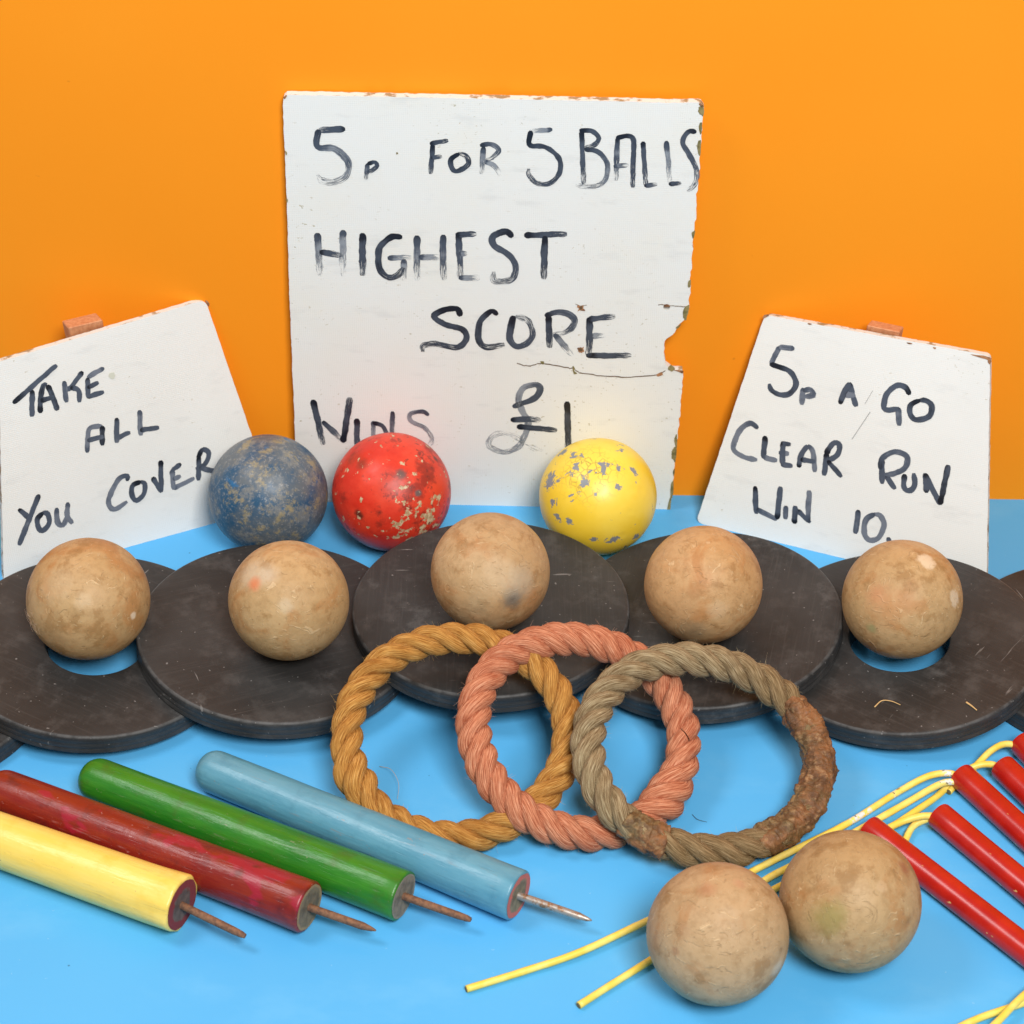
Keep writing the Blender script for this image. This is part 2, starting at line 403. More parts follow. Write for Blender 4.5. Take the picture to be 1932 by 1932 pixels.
crack([(1612, 920), (1646, 922), (1690, 926), (1737, 930)], 2.2)
crack([(1275, 918), (1296, 926), (1325, 922)], 2.0)

# ---- left sign
c2 = conv_for(0, 540, 660/1932)
SIGN2 = board_mat('white_board_paint_clean', (.78, .77, .73), -.08, 11.0)
def rounded(poly, rads, n=5):
    out = []; k = len(poly)
    for i in range(k):
        p = Vector(poly[i]); a = Vector(poly[i-1]); b = Vector(poly[(i+1) % k]); r = rads[i]
        q0 = p+(a-p).normalized()*r; q1 = p+(b-p).normalized()*r
        for j in range(n+1):
            t = j/n; out.append(tuple(q0*(1-t)**2+p*2*t*(1-t)+q1*t*t))
    return out
out2 = rounded([(-3, 683), (387, 565), (521, 955), (7, 1097)], [5, 14, 10, 5])
sign2, loc2, dz2 = make_sign('painted_sign', at(7, 1097, 0), at(521, 955, 0), 12, out2, [], .005, SIGN2, .00022, lambda p: 1)
tag(sign2, 'small white leaning board with slate brush lettering TAKE ALL YOU COVER', 'sign')
LET2 = [
 [[(72, 662), (315, 448)], [(178, 588), (178, 737)]],
 [[(225, 717), (225, 640), (240, 565), (262, 558)], [(262, 560), (290, 620), (320, 702)], [(225, 650), (302, 624)]],
 [[(355, 538), (370, 657)], [(460, 485), (400, 565), (370, 592)], [(390, 575), (435, 592), (442, 657)]],
 [[(578, 464), (485, 520)], [(487, 520), (490, 632)], [(485, 577), (548, 545)], [(485, 630), (578, 597)]],
 [[(485, 937), (490, 825), (512, 795), (570, 790)], [(568, 788), (570, 897)], [(485, 870), (575, 845)]],
 [[(648, 743), (650, 882)], [(645, 862), (700, 832), (725, 824)]],
 [[(775, 700), (783, 842)], [(778, 812), (830, 805), (885, 797)]],
 [[(102, 1250), (167, 1302)], [(216, 1168), (165, 1300), (105, 1452)]],
 [[(240, 1268), (207, 1310), (215, 1358), (240, 1370), (272, 1330), (265, 1278), (235, 1268)]],
 [[(315, 1243), (320, 1320), (350, 1340), (375, 1290)], [(375, 1213), (375, 1290), (402, 1332)]],
 [[(708, 1095), (708, 1066), (660, 1085), (605, 1190), (615, 1243), (650, 1248), (707, 1208)]],
 [[(785, 1097), (737, 1120), (735, 1175), (760, 1203), (800, 1165), (805, 1112), (780, 1097)]],
 [[(848, 1073), (900, 1157)], [(893, 980), (898, 1157)]],
 [[(1007, 998), (955, 1035)], [(956, 1030), (966, 1142)], [(960, 1085), (1005, 1065)], [(962, 1138), (1082, 1078)]],
 [[(1105, 955), (1105, 1092)], [(1098, 972), (1125, 920), (1160, 940), (1140, 1000), (1088, 1027)], [(1108, 1018), (1150, 1030), (1240, 1050)]],
]
for st in LET2: letter(sign2, loc2, dz2, st, c2, .0033, INK2)
blob(sign2, loc2, dz2, c2, [(1140, 88), (1160, 100), (1163, 122), (1150, 108)], BARE_BR, 'paint_chip')
m = Mat('cream_filler'); FILL = m.done((.62, .62, .52), .5)
blob(sign2, loc2, dz2, c2, [(604, 508), (612, 494), (628, 490), (640, 502), (636, 522), (618, 528)], FILL, 'screw_head')

# ---- right sign
c3 = conv_for(1280, 560, 666/1932)
SIGN3 = board_mat('white_board_paint_scuffed', (.77, .765, .73), -.05, 23.0)
out3 = rounded([(1443, 594), (1868, 671), (1861, 1119), (1313, 986)], [12, 12, 5, 14])
sign3, loc3, dz3 = make_sign('painted_sign', at(1313, 986, 0), at(1861, 1119, 0), 14, out3, [], .005, SIGN3, .00022, lambda p: 1)
tag(sign3, 'small white leaning board with slate brush lettering CLEAR RUN WIN 10', 'sign')
LET3 = [
 [[(667, 298), (583, 286)], [(585, 285), (537, 385)], [(530, 382), (590, 400), (650, 430), (675, 490), (640, 545), (580, 550), (540, 525), (530, 490)]],
 [[(715, 513), (708, 607)], [(713, 527), (755, 525), (770, 553), (725, 562)]],
 [[(918, 602), (940, 540), (970, 485)], [(970, 483), (985, 550), (1007, 617)], [(940, 552), (1000, 553)]],
 [[(1302, 552), (1280, 512), (1230, 500), (1175, 550), (1160, 620), (1190, 635), (1245, 625)], [(1240, 622), (1245, 722)]],
 [[(1360, 580), (1307, 610), (1307, 660), (1340, 690), (1410, 668), (1424, 612), (1390, 582), (1355, 582)]],
 [[(467, 737), (420, 710), (365, 750), (330, 830), (345, 870), (400, 898), (462, 910)]],
 [[(505, 778), (495, 902)], [(492, 895), (572, 915)]],
 [[(605, 813), (600, 937)], [(592, 815), (647, 825)], [(580, 870), (637, 876)], [(592, 935), (657, 943)]],
 [[(690, 952), (705, 880), (740, 830)], [(740, 828), (770, 870), (778, 977)], [(700, 908), (782, 920)]],
 [[(845, 870), (830, 997)], [(838, 882), (880, 820), (915, 827), (905, 880), (850, 915)], [(850, 913), (927, 1005)]],
 [[(1150, 905), (1150, 1042)], [(1140, 962), (1150, 902), (1220, 865), (1285, 890), (1280, 950), (1220, 985), (1160, 990)], [(1165, 988), (1222, 1072)]],
 [[(1275, 988), (1270, 1060), (1300, 1080), (1330, 1050), (1325, 983)]],
 [[(1395, 1092), (1385, 983)], [(1385, 985), (1472, 1157)], [(1470, 1157), (1516, 938)]],
 [[(450, 1055), (456, 1208)], [(458, 1182), (572, 1238)], [(570, 1238), (591, 1057)]],
 [[(620, 1163), (618, 1237)]],
 [[(668, 1262), (672, 1163)], [(680, 1185), (754, 1257)], [(740, 1255), (748, 1078)]],
 [[(1020, 1186), (1002, 1317)]],
 [[(1110, 1207), (1062, 1240), (1052, 1310), (1080, 1353), (1130, 1340), (1160, 1270), (1140, 1217), (1105, 1208)]],
 [[(1185, 1336), (1188, 1366)]],
]
for st in LET3: letter(sign3, loc3, dz3, st, c3, .0035, INK2)
for pts in ([(500, 112), (520, 108), (525, 116), (495, 130)], [(740, 156), (765, 160), (750, 166)], [(1285, 262), (1320, 268), (1300, 272)], [(1430, 288), (1448, 292), (1440, 300)],
            [(1640, 328), (1745, 345), (1746, 385), (1735, 372), (1730, 358), (1690, 346)]):
    blob(sign3, loc3, dz3, c3, pts, BARE_BR, 'paint_chip')
m = Mat('pencil_grey'); PENCIL = m.done((.2, .2, .2), .6)
blob(sign3, loc3, dz3, c3, [(1084, 644), (1086, 646), (985, 797), (983, 795)], PENCIL, 'scratch', amp=0)
blob(sign3, loc3, dz3, c3, [(1098, 528), (1099, 530), (1056, 602), (1055, 600)], PENCIL, 'scratch', amp=0)

def prop(sign, loc, dz, px_a, px_b, up_h, depth, foot_y):
    """batten fixed behind the board: stands proud of its top edge and leans out to the table"""
    a, b = loc(*px_a), loc(*px_b)
    x0, x1 = sorted((a.x, b.x)); zt = max(a.y, b.y)-dz+up_h
    y0 = .0052; y1 = y0+depth
    cx = (x0+x1)/2; w = (x1-x0)/2
    Mi = sign.matrix_world.inverted(); top = Vector((cx, y0, zt))
    wt = sign.matrix_world @ top; fw = Vector((wt.x, wt.y+foot_y, 0.0)); ft = Mi @ fw
    V = []; ax = (ft-top).normalized()
    for p in (top, ft):
        for dx in (-w, w):
            for dy in (0, depth):
                V.append((p.x+dx, p.y+dy, p.z))
    F = [(0, 1, 3, 2), (4, 6, 7, 5), (0, 2, 6, 4), (1, 5, 7, 3), (0, 4, 5, 1), (2, 3, 7, 6)]
    me = pydata('prop_leg', V, F)
    bm = bmesh.new(); bm.from_mesh(me); bmesh.ops.recalc_face_normals(bm, faces=bm.faces)
    bmesh.ops.bevel(bm, geom=list(bm.edges), offset=.0006, segments=1, affect='EDGES'); bm.to_mesh(me); bm.free()
    obj('prop_leg', me, PROP, sign)
prop(sign2, loc2, dz2, (136, 640), (200, 620), .004, .015, .035)
prop(sign3, loc3, dz3, (1630, 630), (1692, 640), .003, .012, .03)

# ================================================================== BALLS
def ball_mesh(name, R, seed, lump=.006, seg=160):
    bm = bmesh.new(); bmesh.ops.create_uvsphere(bm, u_segments=seg, v_segments=seg//2, radius=R)
    for v in bm.verts:
        d = v.co.normalized(); s = Vector((seed*3.1, seed*1.7, seed))
        v.co = d*R*(1+lump*noise.noise(d*1.3+s)+lump*.5*noise.noise(d*3.1+s)+lump*.10*noise.noise(d*9+s))
    rr = random.Random(seed*17+3)
    dents = [(dir_from_px(rr.uniform(-.85, .85), rr.uniform(-.8, .8)) if k < 9 else Vector((rr.gauss(0, 1), rr.gauss(0, 1), rr.gauss(0, 1))).normalized(), rr.uniform(.035, .11), rr.uniform(.003, .009)) for k in range(15)]
    for v in bm.verts:
        d = v.co.normalized(); k = 1.0
        for c_, w_, a_ in dents:
            e = (d-c_).length/w_
            if e < 2.2: k -= a_*(math.exp(-e*e)-.25*math.exp(-(e-1.5)**2*4))
        v.co *= k
    for f in bm.faces: f.smooth = True
    me = bpy.data.meshes.new(name); bm.to_mesh(me); bm.free(); return me

def dir_from_px(dx, dy):
    """unit direction on a ball seen at dx,dy (fractions of its radius) from the camera"""
    dz_ = math.sqrt(max(0, 1-dx*dx-dy*dy)); c, s = math.cos(PITCH), math.sin(PITCH)
    right = Vector((1, 0, 0)); down = Vector((0, -s, -c)); toward = Vector((0, -c, s))
    return right*dx+down*dy+toward*dz_
def spot_nodes(m, v, nv, c, R, spots):
    for (dx, dy, r, col, soft, amt) in spots:
        p = dir_from_px(dx, dy)*R
        d = m.n('VectorMath', {0: v, 1: tuple(p)}, out='Value', operation='DISTANCE')
        d = m.math('DIVIDE', d, R); d = m.math('ADD', d, m.math('MULTIPLY', m.math('SUBTRACT', nv, .5), r*1.6))
        f = m.math('MULTIPLY', m.math('MULTIPLY', m.step(d, r*(1+soft), r*(1-soft)), amt), m.step(nv, .15, .45))
        c = m.mix(f, c, col)
    return c
def tan_mat(R, seed, base, spots):
    m = Mat('tan_ball'); v = m.tc(); w = m.vmul(v, (1, 1, 1), (seed*.31, seed*.17, seed*.53))
    n1 = m.noise(w, 26, 5, .6); n2 = m.noise(w, 70, 5, .65); n3 = m.noise(w, 420, 3, .6); warp = m.noise(w, 260, 5, .65)
    c = m.mix(m.step(n1, .3, .68), base, tuple(x*y for x, y in zip(base, (1.16, 1.2, 1.3))))
    n4 = m.noise(w, 38, 4, .6, .6)
    c = m.mix(m.math('MULTIPLY', m.step(n4, .50, .68), .7), c, (base[0]*.92, base[1]*.66, base[2]*.46))
    c = m.mix(m.math('MULTIPLY', m.step(n2, .52, .66), .7), c, (base[0]*.68, base[1]*.58, base[2]*.45))
    # fibres pressed into the pulp: short thin ridges in two directions
    fb = []
    wq = m.n('VectorMath', {0: w, 1: m.n('VectorMath', {0: m.n('TexNoise', {'Vector': w, 'Scale': 45, 'Detail': 2}, out='Color'), 1: (.045, .045, .045)}, operation='MULTIPLY')}, operation='ADD')
    for k, rot in enumerate(((.4, .9, .2), (1.3, .1, 2.0), (2.2, 1.4, .7))):
        mp = m.t.nodes.new('ShaderNodeMapping'); m.put(mp.inputs[0], wq); mp.inputs['Rotation'].default_value = rot; mp.inputs['Scale'].default_value = (38, 420, 240)
        fb.append(m.noise(mp.outputs[0], 1.0, 2, .5, .8))
    fm = m.math('MAXIMUM', m.math('MAXIMUM', fb[0], fb[1]), fb[2])
    fl = m.step(fm, .665, .74)
    c = m.mix(m.math('MULTIPLY', fl, .5), c, (.70, .50, .28))
    fd = m.step(m.math('MINIMUM', m.math('MINIMUM', fb[0], fb[1]), fb[2]), .32, .25)
    c = m.mix(m.math('MULTIPLY', fd, .4), c, (.26, .16, .075))
    pits = m.noise(w, 300, 2, .5)
    c = m.mix(m.math('MULTIPLY', m.step(pits, .71, .75), .55), c, (.28, .14, .06))
    n6 = m.noise(w, 190, 5, .7)
    c = m.mix(m.math('MULTIPLY', m.step(n6, .42, .66), .32), c, (base[0]*.62, base[1]*.55, base[2]*.45))
    c = spot_nodes(m, v, warp, c, R, spots)
    h = m.math('ADD', m.math('MULTIPLY', fl, .5), m.math('ADD', m.math('MULTIPLY', n2, 1.0), m.math('MULTIPLY', n3, .25)))
    h = m.math('SUBTRACT', h, m.math('MULTIPLY', fd, .5))
    return m.done(c, m.math('ADD', .43, m.math('MULTIPLY', n2, .25)), m.bump(h, .5, .0010), .35)

def put_ball(name, R, pos, m, seed, label, lump=.006, group=None):
    o = obj(name, ball_mesh(name, R, seed, lump), m); o.location = pos
    return tag(o, label, 'ball', group or ('plain tan balls' if name == 'wooden_ball' else 'painted balls before the tall sign'))

PALE = (.60, .44, .26); GREY = (.25, .21, .15); RUST = (.50, .20, .09)

# ================================================================== DISCS
T = .0128; DR = .0815
m = Mat('dark_disc'); v = m.tc()
rnd = m.n('ObjectInfo', out='Random')
off = m.n('CombineXYZ', {0: m.math('MULTIPLY', rnd, 3.0), 1: m.math('MULTIPLY', rnd, 7.0), 2: 0.0})
w = m.n('VectorMath', {0: v, 1: off}, operation='ADD')
n1 = m.noise(w, 14, 5, .6); n2 = m.noise(w, 55, 5, .65)
g1 = m.noise(m.vmul(w, (900, 25, 900)), 1, 3, .6)
c = m.mix(m.step(n1, .3, .7), (.020, .0193, .0190), (.037, .0355, .0345))
c = m.mix(m.math('MULTIPLY', m.step(n2, .48, .72), .6), c, (.072, .068, .065))
c = m.mix(m.math('MULTIPLY', m.step(g1, .5, .78), .35), c, (.072, .066, .062))
sc = m.noise(m.vmul(w, (40, 420, 200)), 1, 2, .5, .4); sm = m.noise(w, 30, 2)
c = m.mix(m.math('MULTIPLY', m.math('MULTIPLY', m.step(sc, .70, .76), m.step(sm, .5, .6)), .7), c, (.22, .21, .20))
sp = m.noise(w, 380, 1); c = m.mix(m.math('MULTIPLY', m.step(sp, .74, .78), .6), c, (.26, .25, .24))
gs = m.noise(m.vmul(w, (60, 60, 2200)), 1, 3)
geo = m.t.nodes.new('ShaderNodeNewGeometry'); bv = m.n('SeparateXYZ', {0: m.n('VectorTransform', {0: geo.outputs['Normal']}, vector_type='NORMAL', convert_from='WORLD', convert_to='OBJECT')}, out=2)
sm2 = m.noise(w, 120, 4)
rim_wear_sheen = m.math('MULTIPLY', m.math('MULTIPLY', m.step(bv, .25, .6), m.step(bv, .99, .9)), m.step(sm2, .35, .6))
c = m.mix(m.math('MULTIPLY', rim_wear_sheen, .45), c, (.12, .118, .116))      # wear plus reflected light, painted pale along the rounded shoulder
side = m.step(bv, .35, .15)
c = m.mix(m.math('MULTIPLY', side, m.math('MULTIPLY', m.step(gs, .35, .75), .35)), c, (.07, .07, .072))
cl_ = m.noise(w, 34, 6, .7); c = m.mix(m.math('MULTIPLY', m.step(cl_, .58, .72), .4), c, (.13, .128, .125))
h = m.math('ADD', m.math('MULTIPLY', g1, .35), m.math('ADD', m.math('MULTIPLY', n2, .5), m.math('MULTIPLY', m.math('MULTIPLY', gs, side), .5)))
DISC = m.done(c, m.math('ADD', .42, m.math('MULTIPLY', n1, .22)), m.bump(h, .25, .0007), .38)

def disc_mesh(hole):
    b = .0022; p = []
    outer = [(DR-.0012, 0), (DR, .0012), (DR, T*.28), (DR-.00022, T*.32), (DR, T*.36), (DR-.0001, T*.55), (DR-.00028, T*.60), (DR, T*.65)]
    for k in range(6):
        a = k/5*math.pi/2; outer.append((DR-b+b*math.cos(a)*1.0, T-b+b*math.sin(a)))
    tops = [(DR*.9, T), (DR*.6, T)]
    if hole:
        prof = [(hole, 0)]+outer+tops[:1]+[(hole+.0008, T), (hole, T-.0008), (hole, 0)]
    else:
        prof = [(0.0, 0.0)]+outer+tops+[(0.0, T)]
    me = lathe('rubber_disc', prof, 144); smooth_by_angle(me, 40); return me
HOLE = .0288
D_SOLID = disc_mesh(0); D_HOLE = disc_mesh(HOLE)
def put_disc(px, py, tilt, lift, hole, label, spin, tiltx=0):
    top_h = lift + DR*math.sin(abs(tilt)) + T*math.cos(tilt)
    p = at(px, py, top_h)
    Rm = Matrix.Rotation(tilt, 4, 'Y') @ Matrix.Rotation(tiltx, 4, 'X')
    o = obj('flat_disc', D_HOLE if hole else D_SOLID, DISC)
    nrm = (Rm @ Vector((0, 0, 1))).normalized(); base = p - nrm*T
    o.matrix_world = Matrix.Translation(base) @ Rm @ Matrix.Rotation(spin, 4, 'Z')
    tag(o, label, 'disc', 'dark discs overlapping across the table')
    return o, p, nrm
TL = 5.8
disc0 = put_disc(-176, 1290, 0, 0, 0, 'dark disc lying under the left edge of the holed disc beside TAKE ALL sign', .3)
disc1 = put_disc(181, 1210, R_(TL), .0002, 1, 'dark disc with open centre hole in front of the TAKE ALL sign', 1.1)
disc2 = put_disc(524, 1186, R_(5.0), .0040, 0, 'dark disc in front of the blue ball, resting on the holed disc', 2.0)
disc3 = put_disc(926, 1140, 0, .0178, 0, 'topmost dark disc with rope rings leaning on its front edge', 0)
disc4 = put_disc(1326, 1160, R_(-5.0), .0040, 0, 'dark disc behind the frayed brown rope ring, overlapping a holed disc', 2.9)
disc5 = put_disc(1697, 1204, R_(-TL), .0002, 1, 'dark disc with open centre hole in front of the CLEAR RUN sign', 4.0)
disc6 = put_disc(2080, 1222, 0, 0, 0, 'brownish dark disc lying under the holed disc by the CLEAR RUN sign', 5.0)

def ball_on_disc(px, py, R, d):
    _, p, n = d; q = p+n*R; return hit(px, py, q, n)
def ball_at_hole(px, py, R, d):
    """ball pressed against the rear rim of the hole, centre on the sight line"""
    _, p, n = d; dr = ray(px, py); best = None
    a = n.orthogonal().normalized(); b = n.cross(a)
    rim = [p+(a*math.cos(t)+b*math.sin(t))*(HOLE+.0004) - n*.0003 for t in np.linspace(0, 2*math.pi, 180)]
    for k in range(1600):
        c_ = CO+dr*(1.15+k*.0001)
        if min((c_-q).length for q in rim) <= R*1.0: return c_
    return ball_on_disc(px, py, R, d)
BASE = (.44, .275, .122)
def tb(R, seed, spots, base=BASE): return tan_mat(R, seed, base, spots)
r1 = .0352
b1 = put_ball('wooden_ball', r1, ball_at_hole(167, 1130, r1, disc1), tb(r1, 1, [(-.35, .62, .16, (.42, .26, .12), .5, .7), (.1, .0, .12, PALE, .6, .5), (-.35, -.25, .28, PALE, .3, .25), (.82, .25, .06, (.8, .7, .55), .4, .6)]), 1,
    'tan ball with a frayed fibre tuft, over the disc hole by TAKE ALL sign')
r2 = .0342
b2 = put_ball('wooden_ball', r2, ball_on_disc(545, 1133, r2, disc2), tb(r2, 2, [(-.55, -.48, .22, (.56, .46, .33), .9, .6), (-.27, -.45, .15, (.56, .46, .33), .9, .6), (-.48, -.3, .10, (.62, .18, .07), .8, .8), (.05, .05, .11, (.58, .46, .30), .6, .5)]), 2,
    'tan ball with a small orange-red spot, on the disc before the blue ball')
r3 = .0341
b3 = put_ball('wooden_ball', r3, ball_on_disc(925, 1079, r3, disc3), tb(r3, 3, [(.38, .42, .17, (.13, .11, .085), .8, .95), (.5, .15, .25, (.42, .36, .27), .8, .5), (.1, .1, .3, PALE, .7, .4), (-.2, .55, .2, (.40, .33, .2), .8, .4)], (.44, .275, .13)), 3,
    'tan ball with a grey scuff, on the topmost disc behind the rope rings')
r4 = .0339
b4 = put_ball('wooden_ball', r4, ball_on_disc(1327, 1103, r4, disc4), tb(r4, 4, [(-.4, .35, .25, (.45, .26, .12), .8, .6), (-.2, .75, .2, (.25, .17, .09), .8, .6), (-.25, .1, .1, (.40, .2, .08), .7, .6), (.15, .4, .15, PALE, .7, .5)], (.46, .265, .112)), 4,
    'plain tan ball with brown mottling on the disc behind the frayed brown ring')
r5 = .0345
b5 = put_ball('wooden_ball', r5, ball_at_hole(1702, 1131, r5, disc5), tb(r5, 5, [(.28, -.66, .15, (.74, .60, .42), .3, .7), (.75, -.05, .14, (.70, .58, .42), .3, .6), (-.55, -.1, .16, RUST, .9, .6), (-.4, .1, .3, (.52, .27, .12), .8, .5), (-.62, .45, .08, (.30, .28, .12), .5, .7)]), 5,
    'tan ball with pale round dents, over the disc hole by the CLEAR RUN sign')
r6 = .0349
b6 = put_ball('wooden_ball', r6, at(1354, 1762, r6), tb(r6, 6, [(-.2, -.75, .12, (.42, .2, .1), .7, .6), (-.65, .1, .06, (.34, .17, .08), .5, .7), (-.55, -.2, .1, (.36, .2, .1), .8, .5), (.78, .38, .12, (.55, .50, .40), .6, .5), (.25, -.8, .08, (.45, .22, .12), .7, .5)], (.42, .265, .13)), 6,
    'tan ball on blue table with yellow cords running under it, without any green stain')
r7 = .0352
b7 = put_ball('wooden_ball', r7, at(1604, 1700, r7), tb(r7, 7, [(-.45, .1, .22, (.27, .205, .06), .7, .75), (-.33, .0, .15, (.30, .23, .075), .7, .5), (.68, -.55, .1, (.30, .11, .05), .7, .8), (.3, -.35, .08, (.50, .33, .18), .2, .5)], (.40, .25, .112)), 7,
    'tan ball with an olive-green stain, touching another ball beside the red sticks')
# keep the pair on the table from overlapping
d = b7.location-b6.location; need = r6+r7-.0004
if d.length < need: b7.location = b6.location + d.normalized()*need

# painted balls
def blue_mat():
    m = Mat('worn_blue_paint'); w = m.vmul(m.tc(), (1, 1, 1), (.3, .9, .2))
    n1 = m.noise(w, 24, 6, .68, .5); n2 = m.noise(w, 46, 6, .7); n3 = m.noise(w, 75, 6, .8, .3); n4 = m.noise(m.vmul(w, (1, 1, 1), (4, 1, 2)), 60, 6, .75)
    n5 = m.noise(w, 500, 3, .7)
    c = m.mix(m.step(n1, .40, .56), (.017, .075, .15), (.105, .125, .142))
    c = m.mix(m.math('MULTIPLY', m.step(n4, .5, .62), .6), c, (.24, .23, .20))
    c = m.mix(m.math('MULTIPLY', m.step(m.math('ADD', m.math('MULTIPLY', n3, .75), m.math('MULTIPLY', n4, .25)), .52, .60), .6), c, (.36, .28, .12))
    c = m.mix(m.math('MULTIPLY', m.step(n2, .60, .68), .7), c, (.012, .15, .36))
    c = m.mix(m.math('MULTIPLY', m.step(n5, .54, .66), .45), c, (.34, .34, .33))
    return m.done(c, m.math('ADD', .34, m.math('MULTIPLY', n4, .2)), m.bump(m.math('ADD', n4, m.math('MULTIPLY', n5, .3)), .22, .0006), .5)
def red_mat(R):
    m = Mat('worn_red_paint'); v = m.tc(); w = m.vmul(v, (1, 1, 1), (.7, .2, 1.4))
    n1 = m.noise(w, 30, 6, .65, .3); n2 = m.noise(w, 55, 5, .65); n3 = m.noise(w, 165, 4, .62); warp = m.noise(w, 300, 4, .65); n5 = m.noise(w, 400, 3, .6)
    c = m.mix(m.step(n1, .35, .6), (.60, .026, .010), (.72, .055, .022))
    c = m.mix(m.math('MULTIPLY', m.step(n2, .52, .66), .8), c, (.24, .020, .010))
    n7 = m.noise(w, 210, 4, .65); c = m.mix(m.math('MULTIPLY', m.math('MULTIPLY', m.step(n7, .56, .64), m.step(n1, .44, .56)), .8), c, (.16, .022, .015))
    sp = [(.20, -.28, .08, (.10, .075, .065), .5, .95), (.48, .03, .055, (.11, .09, .085), .5, .95), (-.45, -.45, .09, (.22, .03, .015), .8, .8), (-.5, .38, .08, (.07, .02, .01), .6, .9), (.75, -.55, .05, (.08, .03, .02), .6, .9), (-.6, -.55, .14, (.3, .04, .02), .8, .5), (.05, -.1, .2, (.35, .03, .015), .9, .55), (.66, .5, .06, (.05, .02, .015), .5, .9)]
    c = spot_nodes(m, v, warp, c, R, sp)
    p = dir_from_px(.5, .58)*R
    dd = m.math('DIVIDE', m.n('VectorMath', {0: v, 1: tuple(p)}, out='Value', operation='DISTANCE'), R)
    ch = m.math('ADD', n3, m.math('MULTIPLY', m.step(dd, .85, .2), .11))
    f = m.step(ch, .625, .65)
    c = m.mix(f, c, m.mix(m.step(n5, .4, .6), (.40, .27, .14), (.62, .48, .30)))
    h = m.math('SUBTRACT', m.math('ADD', m.math('MULTIPLY', n2, .8), m.math('MULTIPLY', n5, .15)), m.math('MULTIPLY', f, .6))
    return m.done(c, m.math('ADD', .30, m.math('MULTIPLY', n2, .25)), m.bump(h, .35, .0009), .45)
def yellow_mat(R):
    m = Mat('chipped_yellow_paint'); v = m.tc(); w = m.vmul(v, (1, 1, 1), (2.2, .6, .1))
    n1 = m.noise(w, 20, 4, .6); n3 = m.noise(w, 105, 4, .6, .4); n4 = m.noise(m.vmul(w, (1, 1, 1), (1, 3, 2)), 60, 3, .55, .3)
    c = m.mix(m.step(n1, .35, .65), (.87, .58, .035), (.90, .66, .085))
    p = dir_from_px(-.18, -.42)*R
    dd = m.math('DIVIDE', m.n('VectorMath', {0: v, 1: tuple(p)}, out='Value', operation='DISTANCE'), R)
    near = m.step(dd, .72, .12)
    vo = m.t.nodes.new('ShaderNodeTexVoronoi'); vo.feature = 'DISTANCE_TO_EDGE'; vo.inputs['Scale'].default_value = 260
    m.put(vo.inputs['Vector'], w)
    cr = m.math('MULTIPLY', m.step(vo.outputs[0], .10, .03), m.math('MULTIPLY', near, m.step(n3, .40, .48)))
    c = m.mix(m.math('MULTIPLY', cr, .8), c, (.36, .24, .05))
    f = m.math('MAXIMUM', m.step(m.math('ADD', n3, m.math('MULTIPLY', near, .115)), .64, .66), m.step(n4, .70, .715))
    sp = [(-.83, -.25, .14), (-.78, .1, .06), (-.70, .35, .07), (-.5, .42, .06), (.62, .68, .07), (.84, .55, .07), (-.6, -.75, .09), (-.1, .72, .05), (.25, .72, .06), (.3, -.15, .05), (-.25, -.22, .07)]
    warp = m.noise(w, 420, 4, .7)
    for dx, dy, r in sp:
        q = dir_from_px(dx, dy)*R; e = m.math('DIVIDE', m.n('VectorMath', {0: v, 1: tuple(q)}, out='Value', operation='DISTANCE'), R)
        e = m.math('ADD', e, m.math('MULTIPLY', m.math('SUBTRACT', warp, .5), r*4.2)); f = m.math('MAXIMUM', f, m.step(e, r*1.08, r*.96))
    c = m.mix(f, c, (.23, .24, .26))
    return m.done(c, m.math('ADD', .30, m.math('MULTIPLY', n1, .15)), m.bump(m.math('SUBTRACT', m.math('MULTIPLY', n1, .5), m.math('MULTIPLY', f, .5)), .3, .0008), .5)
rb = .0370
put_ball('painted_ball', rb, at(506, 932, rb), blue_mat(), 11, 'worn blue and grey painted ball with ochre wear, beside the TAKE ALL sign', .004)
put_ball('painted_ball', rb, at(739, 928, rb), red_mat(rb), 12, 'chipped red painted ball standing before the tall sign', .008)
ry = .0365
put_ball('painted_ball', ry, at(1128, 937, ry), yellow_mat(ry), 13, 'chipped yellow painted ball showing grey undercoat, before the tall sign', .005)

# ================================================================== ROPE RINGS
def rope_mat(name, base, dark, light, var=None):
    m = Mat(name); uv = m.n('UVMap', uv_map='lay', out=0)
    fib = m.noise(m.vmul(uv, (60, 52, 1)), 1, 4, .6, .15); fine = m.noise(m.vmul(uv, (150, 140, 1)), 1, 3, .6); big = m.noise(m.tc(), 55, 4, .6)
    tw = m.noise(m.vmul(uv, (30, 9, 1)), 1, 2)
    c = m.mix(m.step(fib, .34, .60), dark, base); c = m.mix(m.math('MULTIPLY', m.step(fib, .54, .74), .85), c, light)
    c = m.mix(m.math('MULTIPLY', m.step(big, .48, .70), .45), c, dark)
    if var: c = var(m, uv, c, big, fib)
    h = m.math('ADD', m.math('MULTIPLY', fib, 1.0), m.math('ADD', m.math('MULTIPLY', fine, .5), m.math('MULTIPLY', tw, .5)))
    return m.done(c, .75, m.bump(h, .9, .0010), .25)
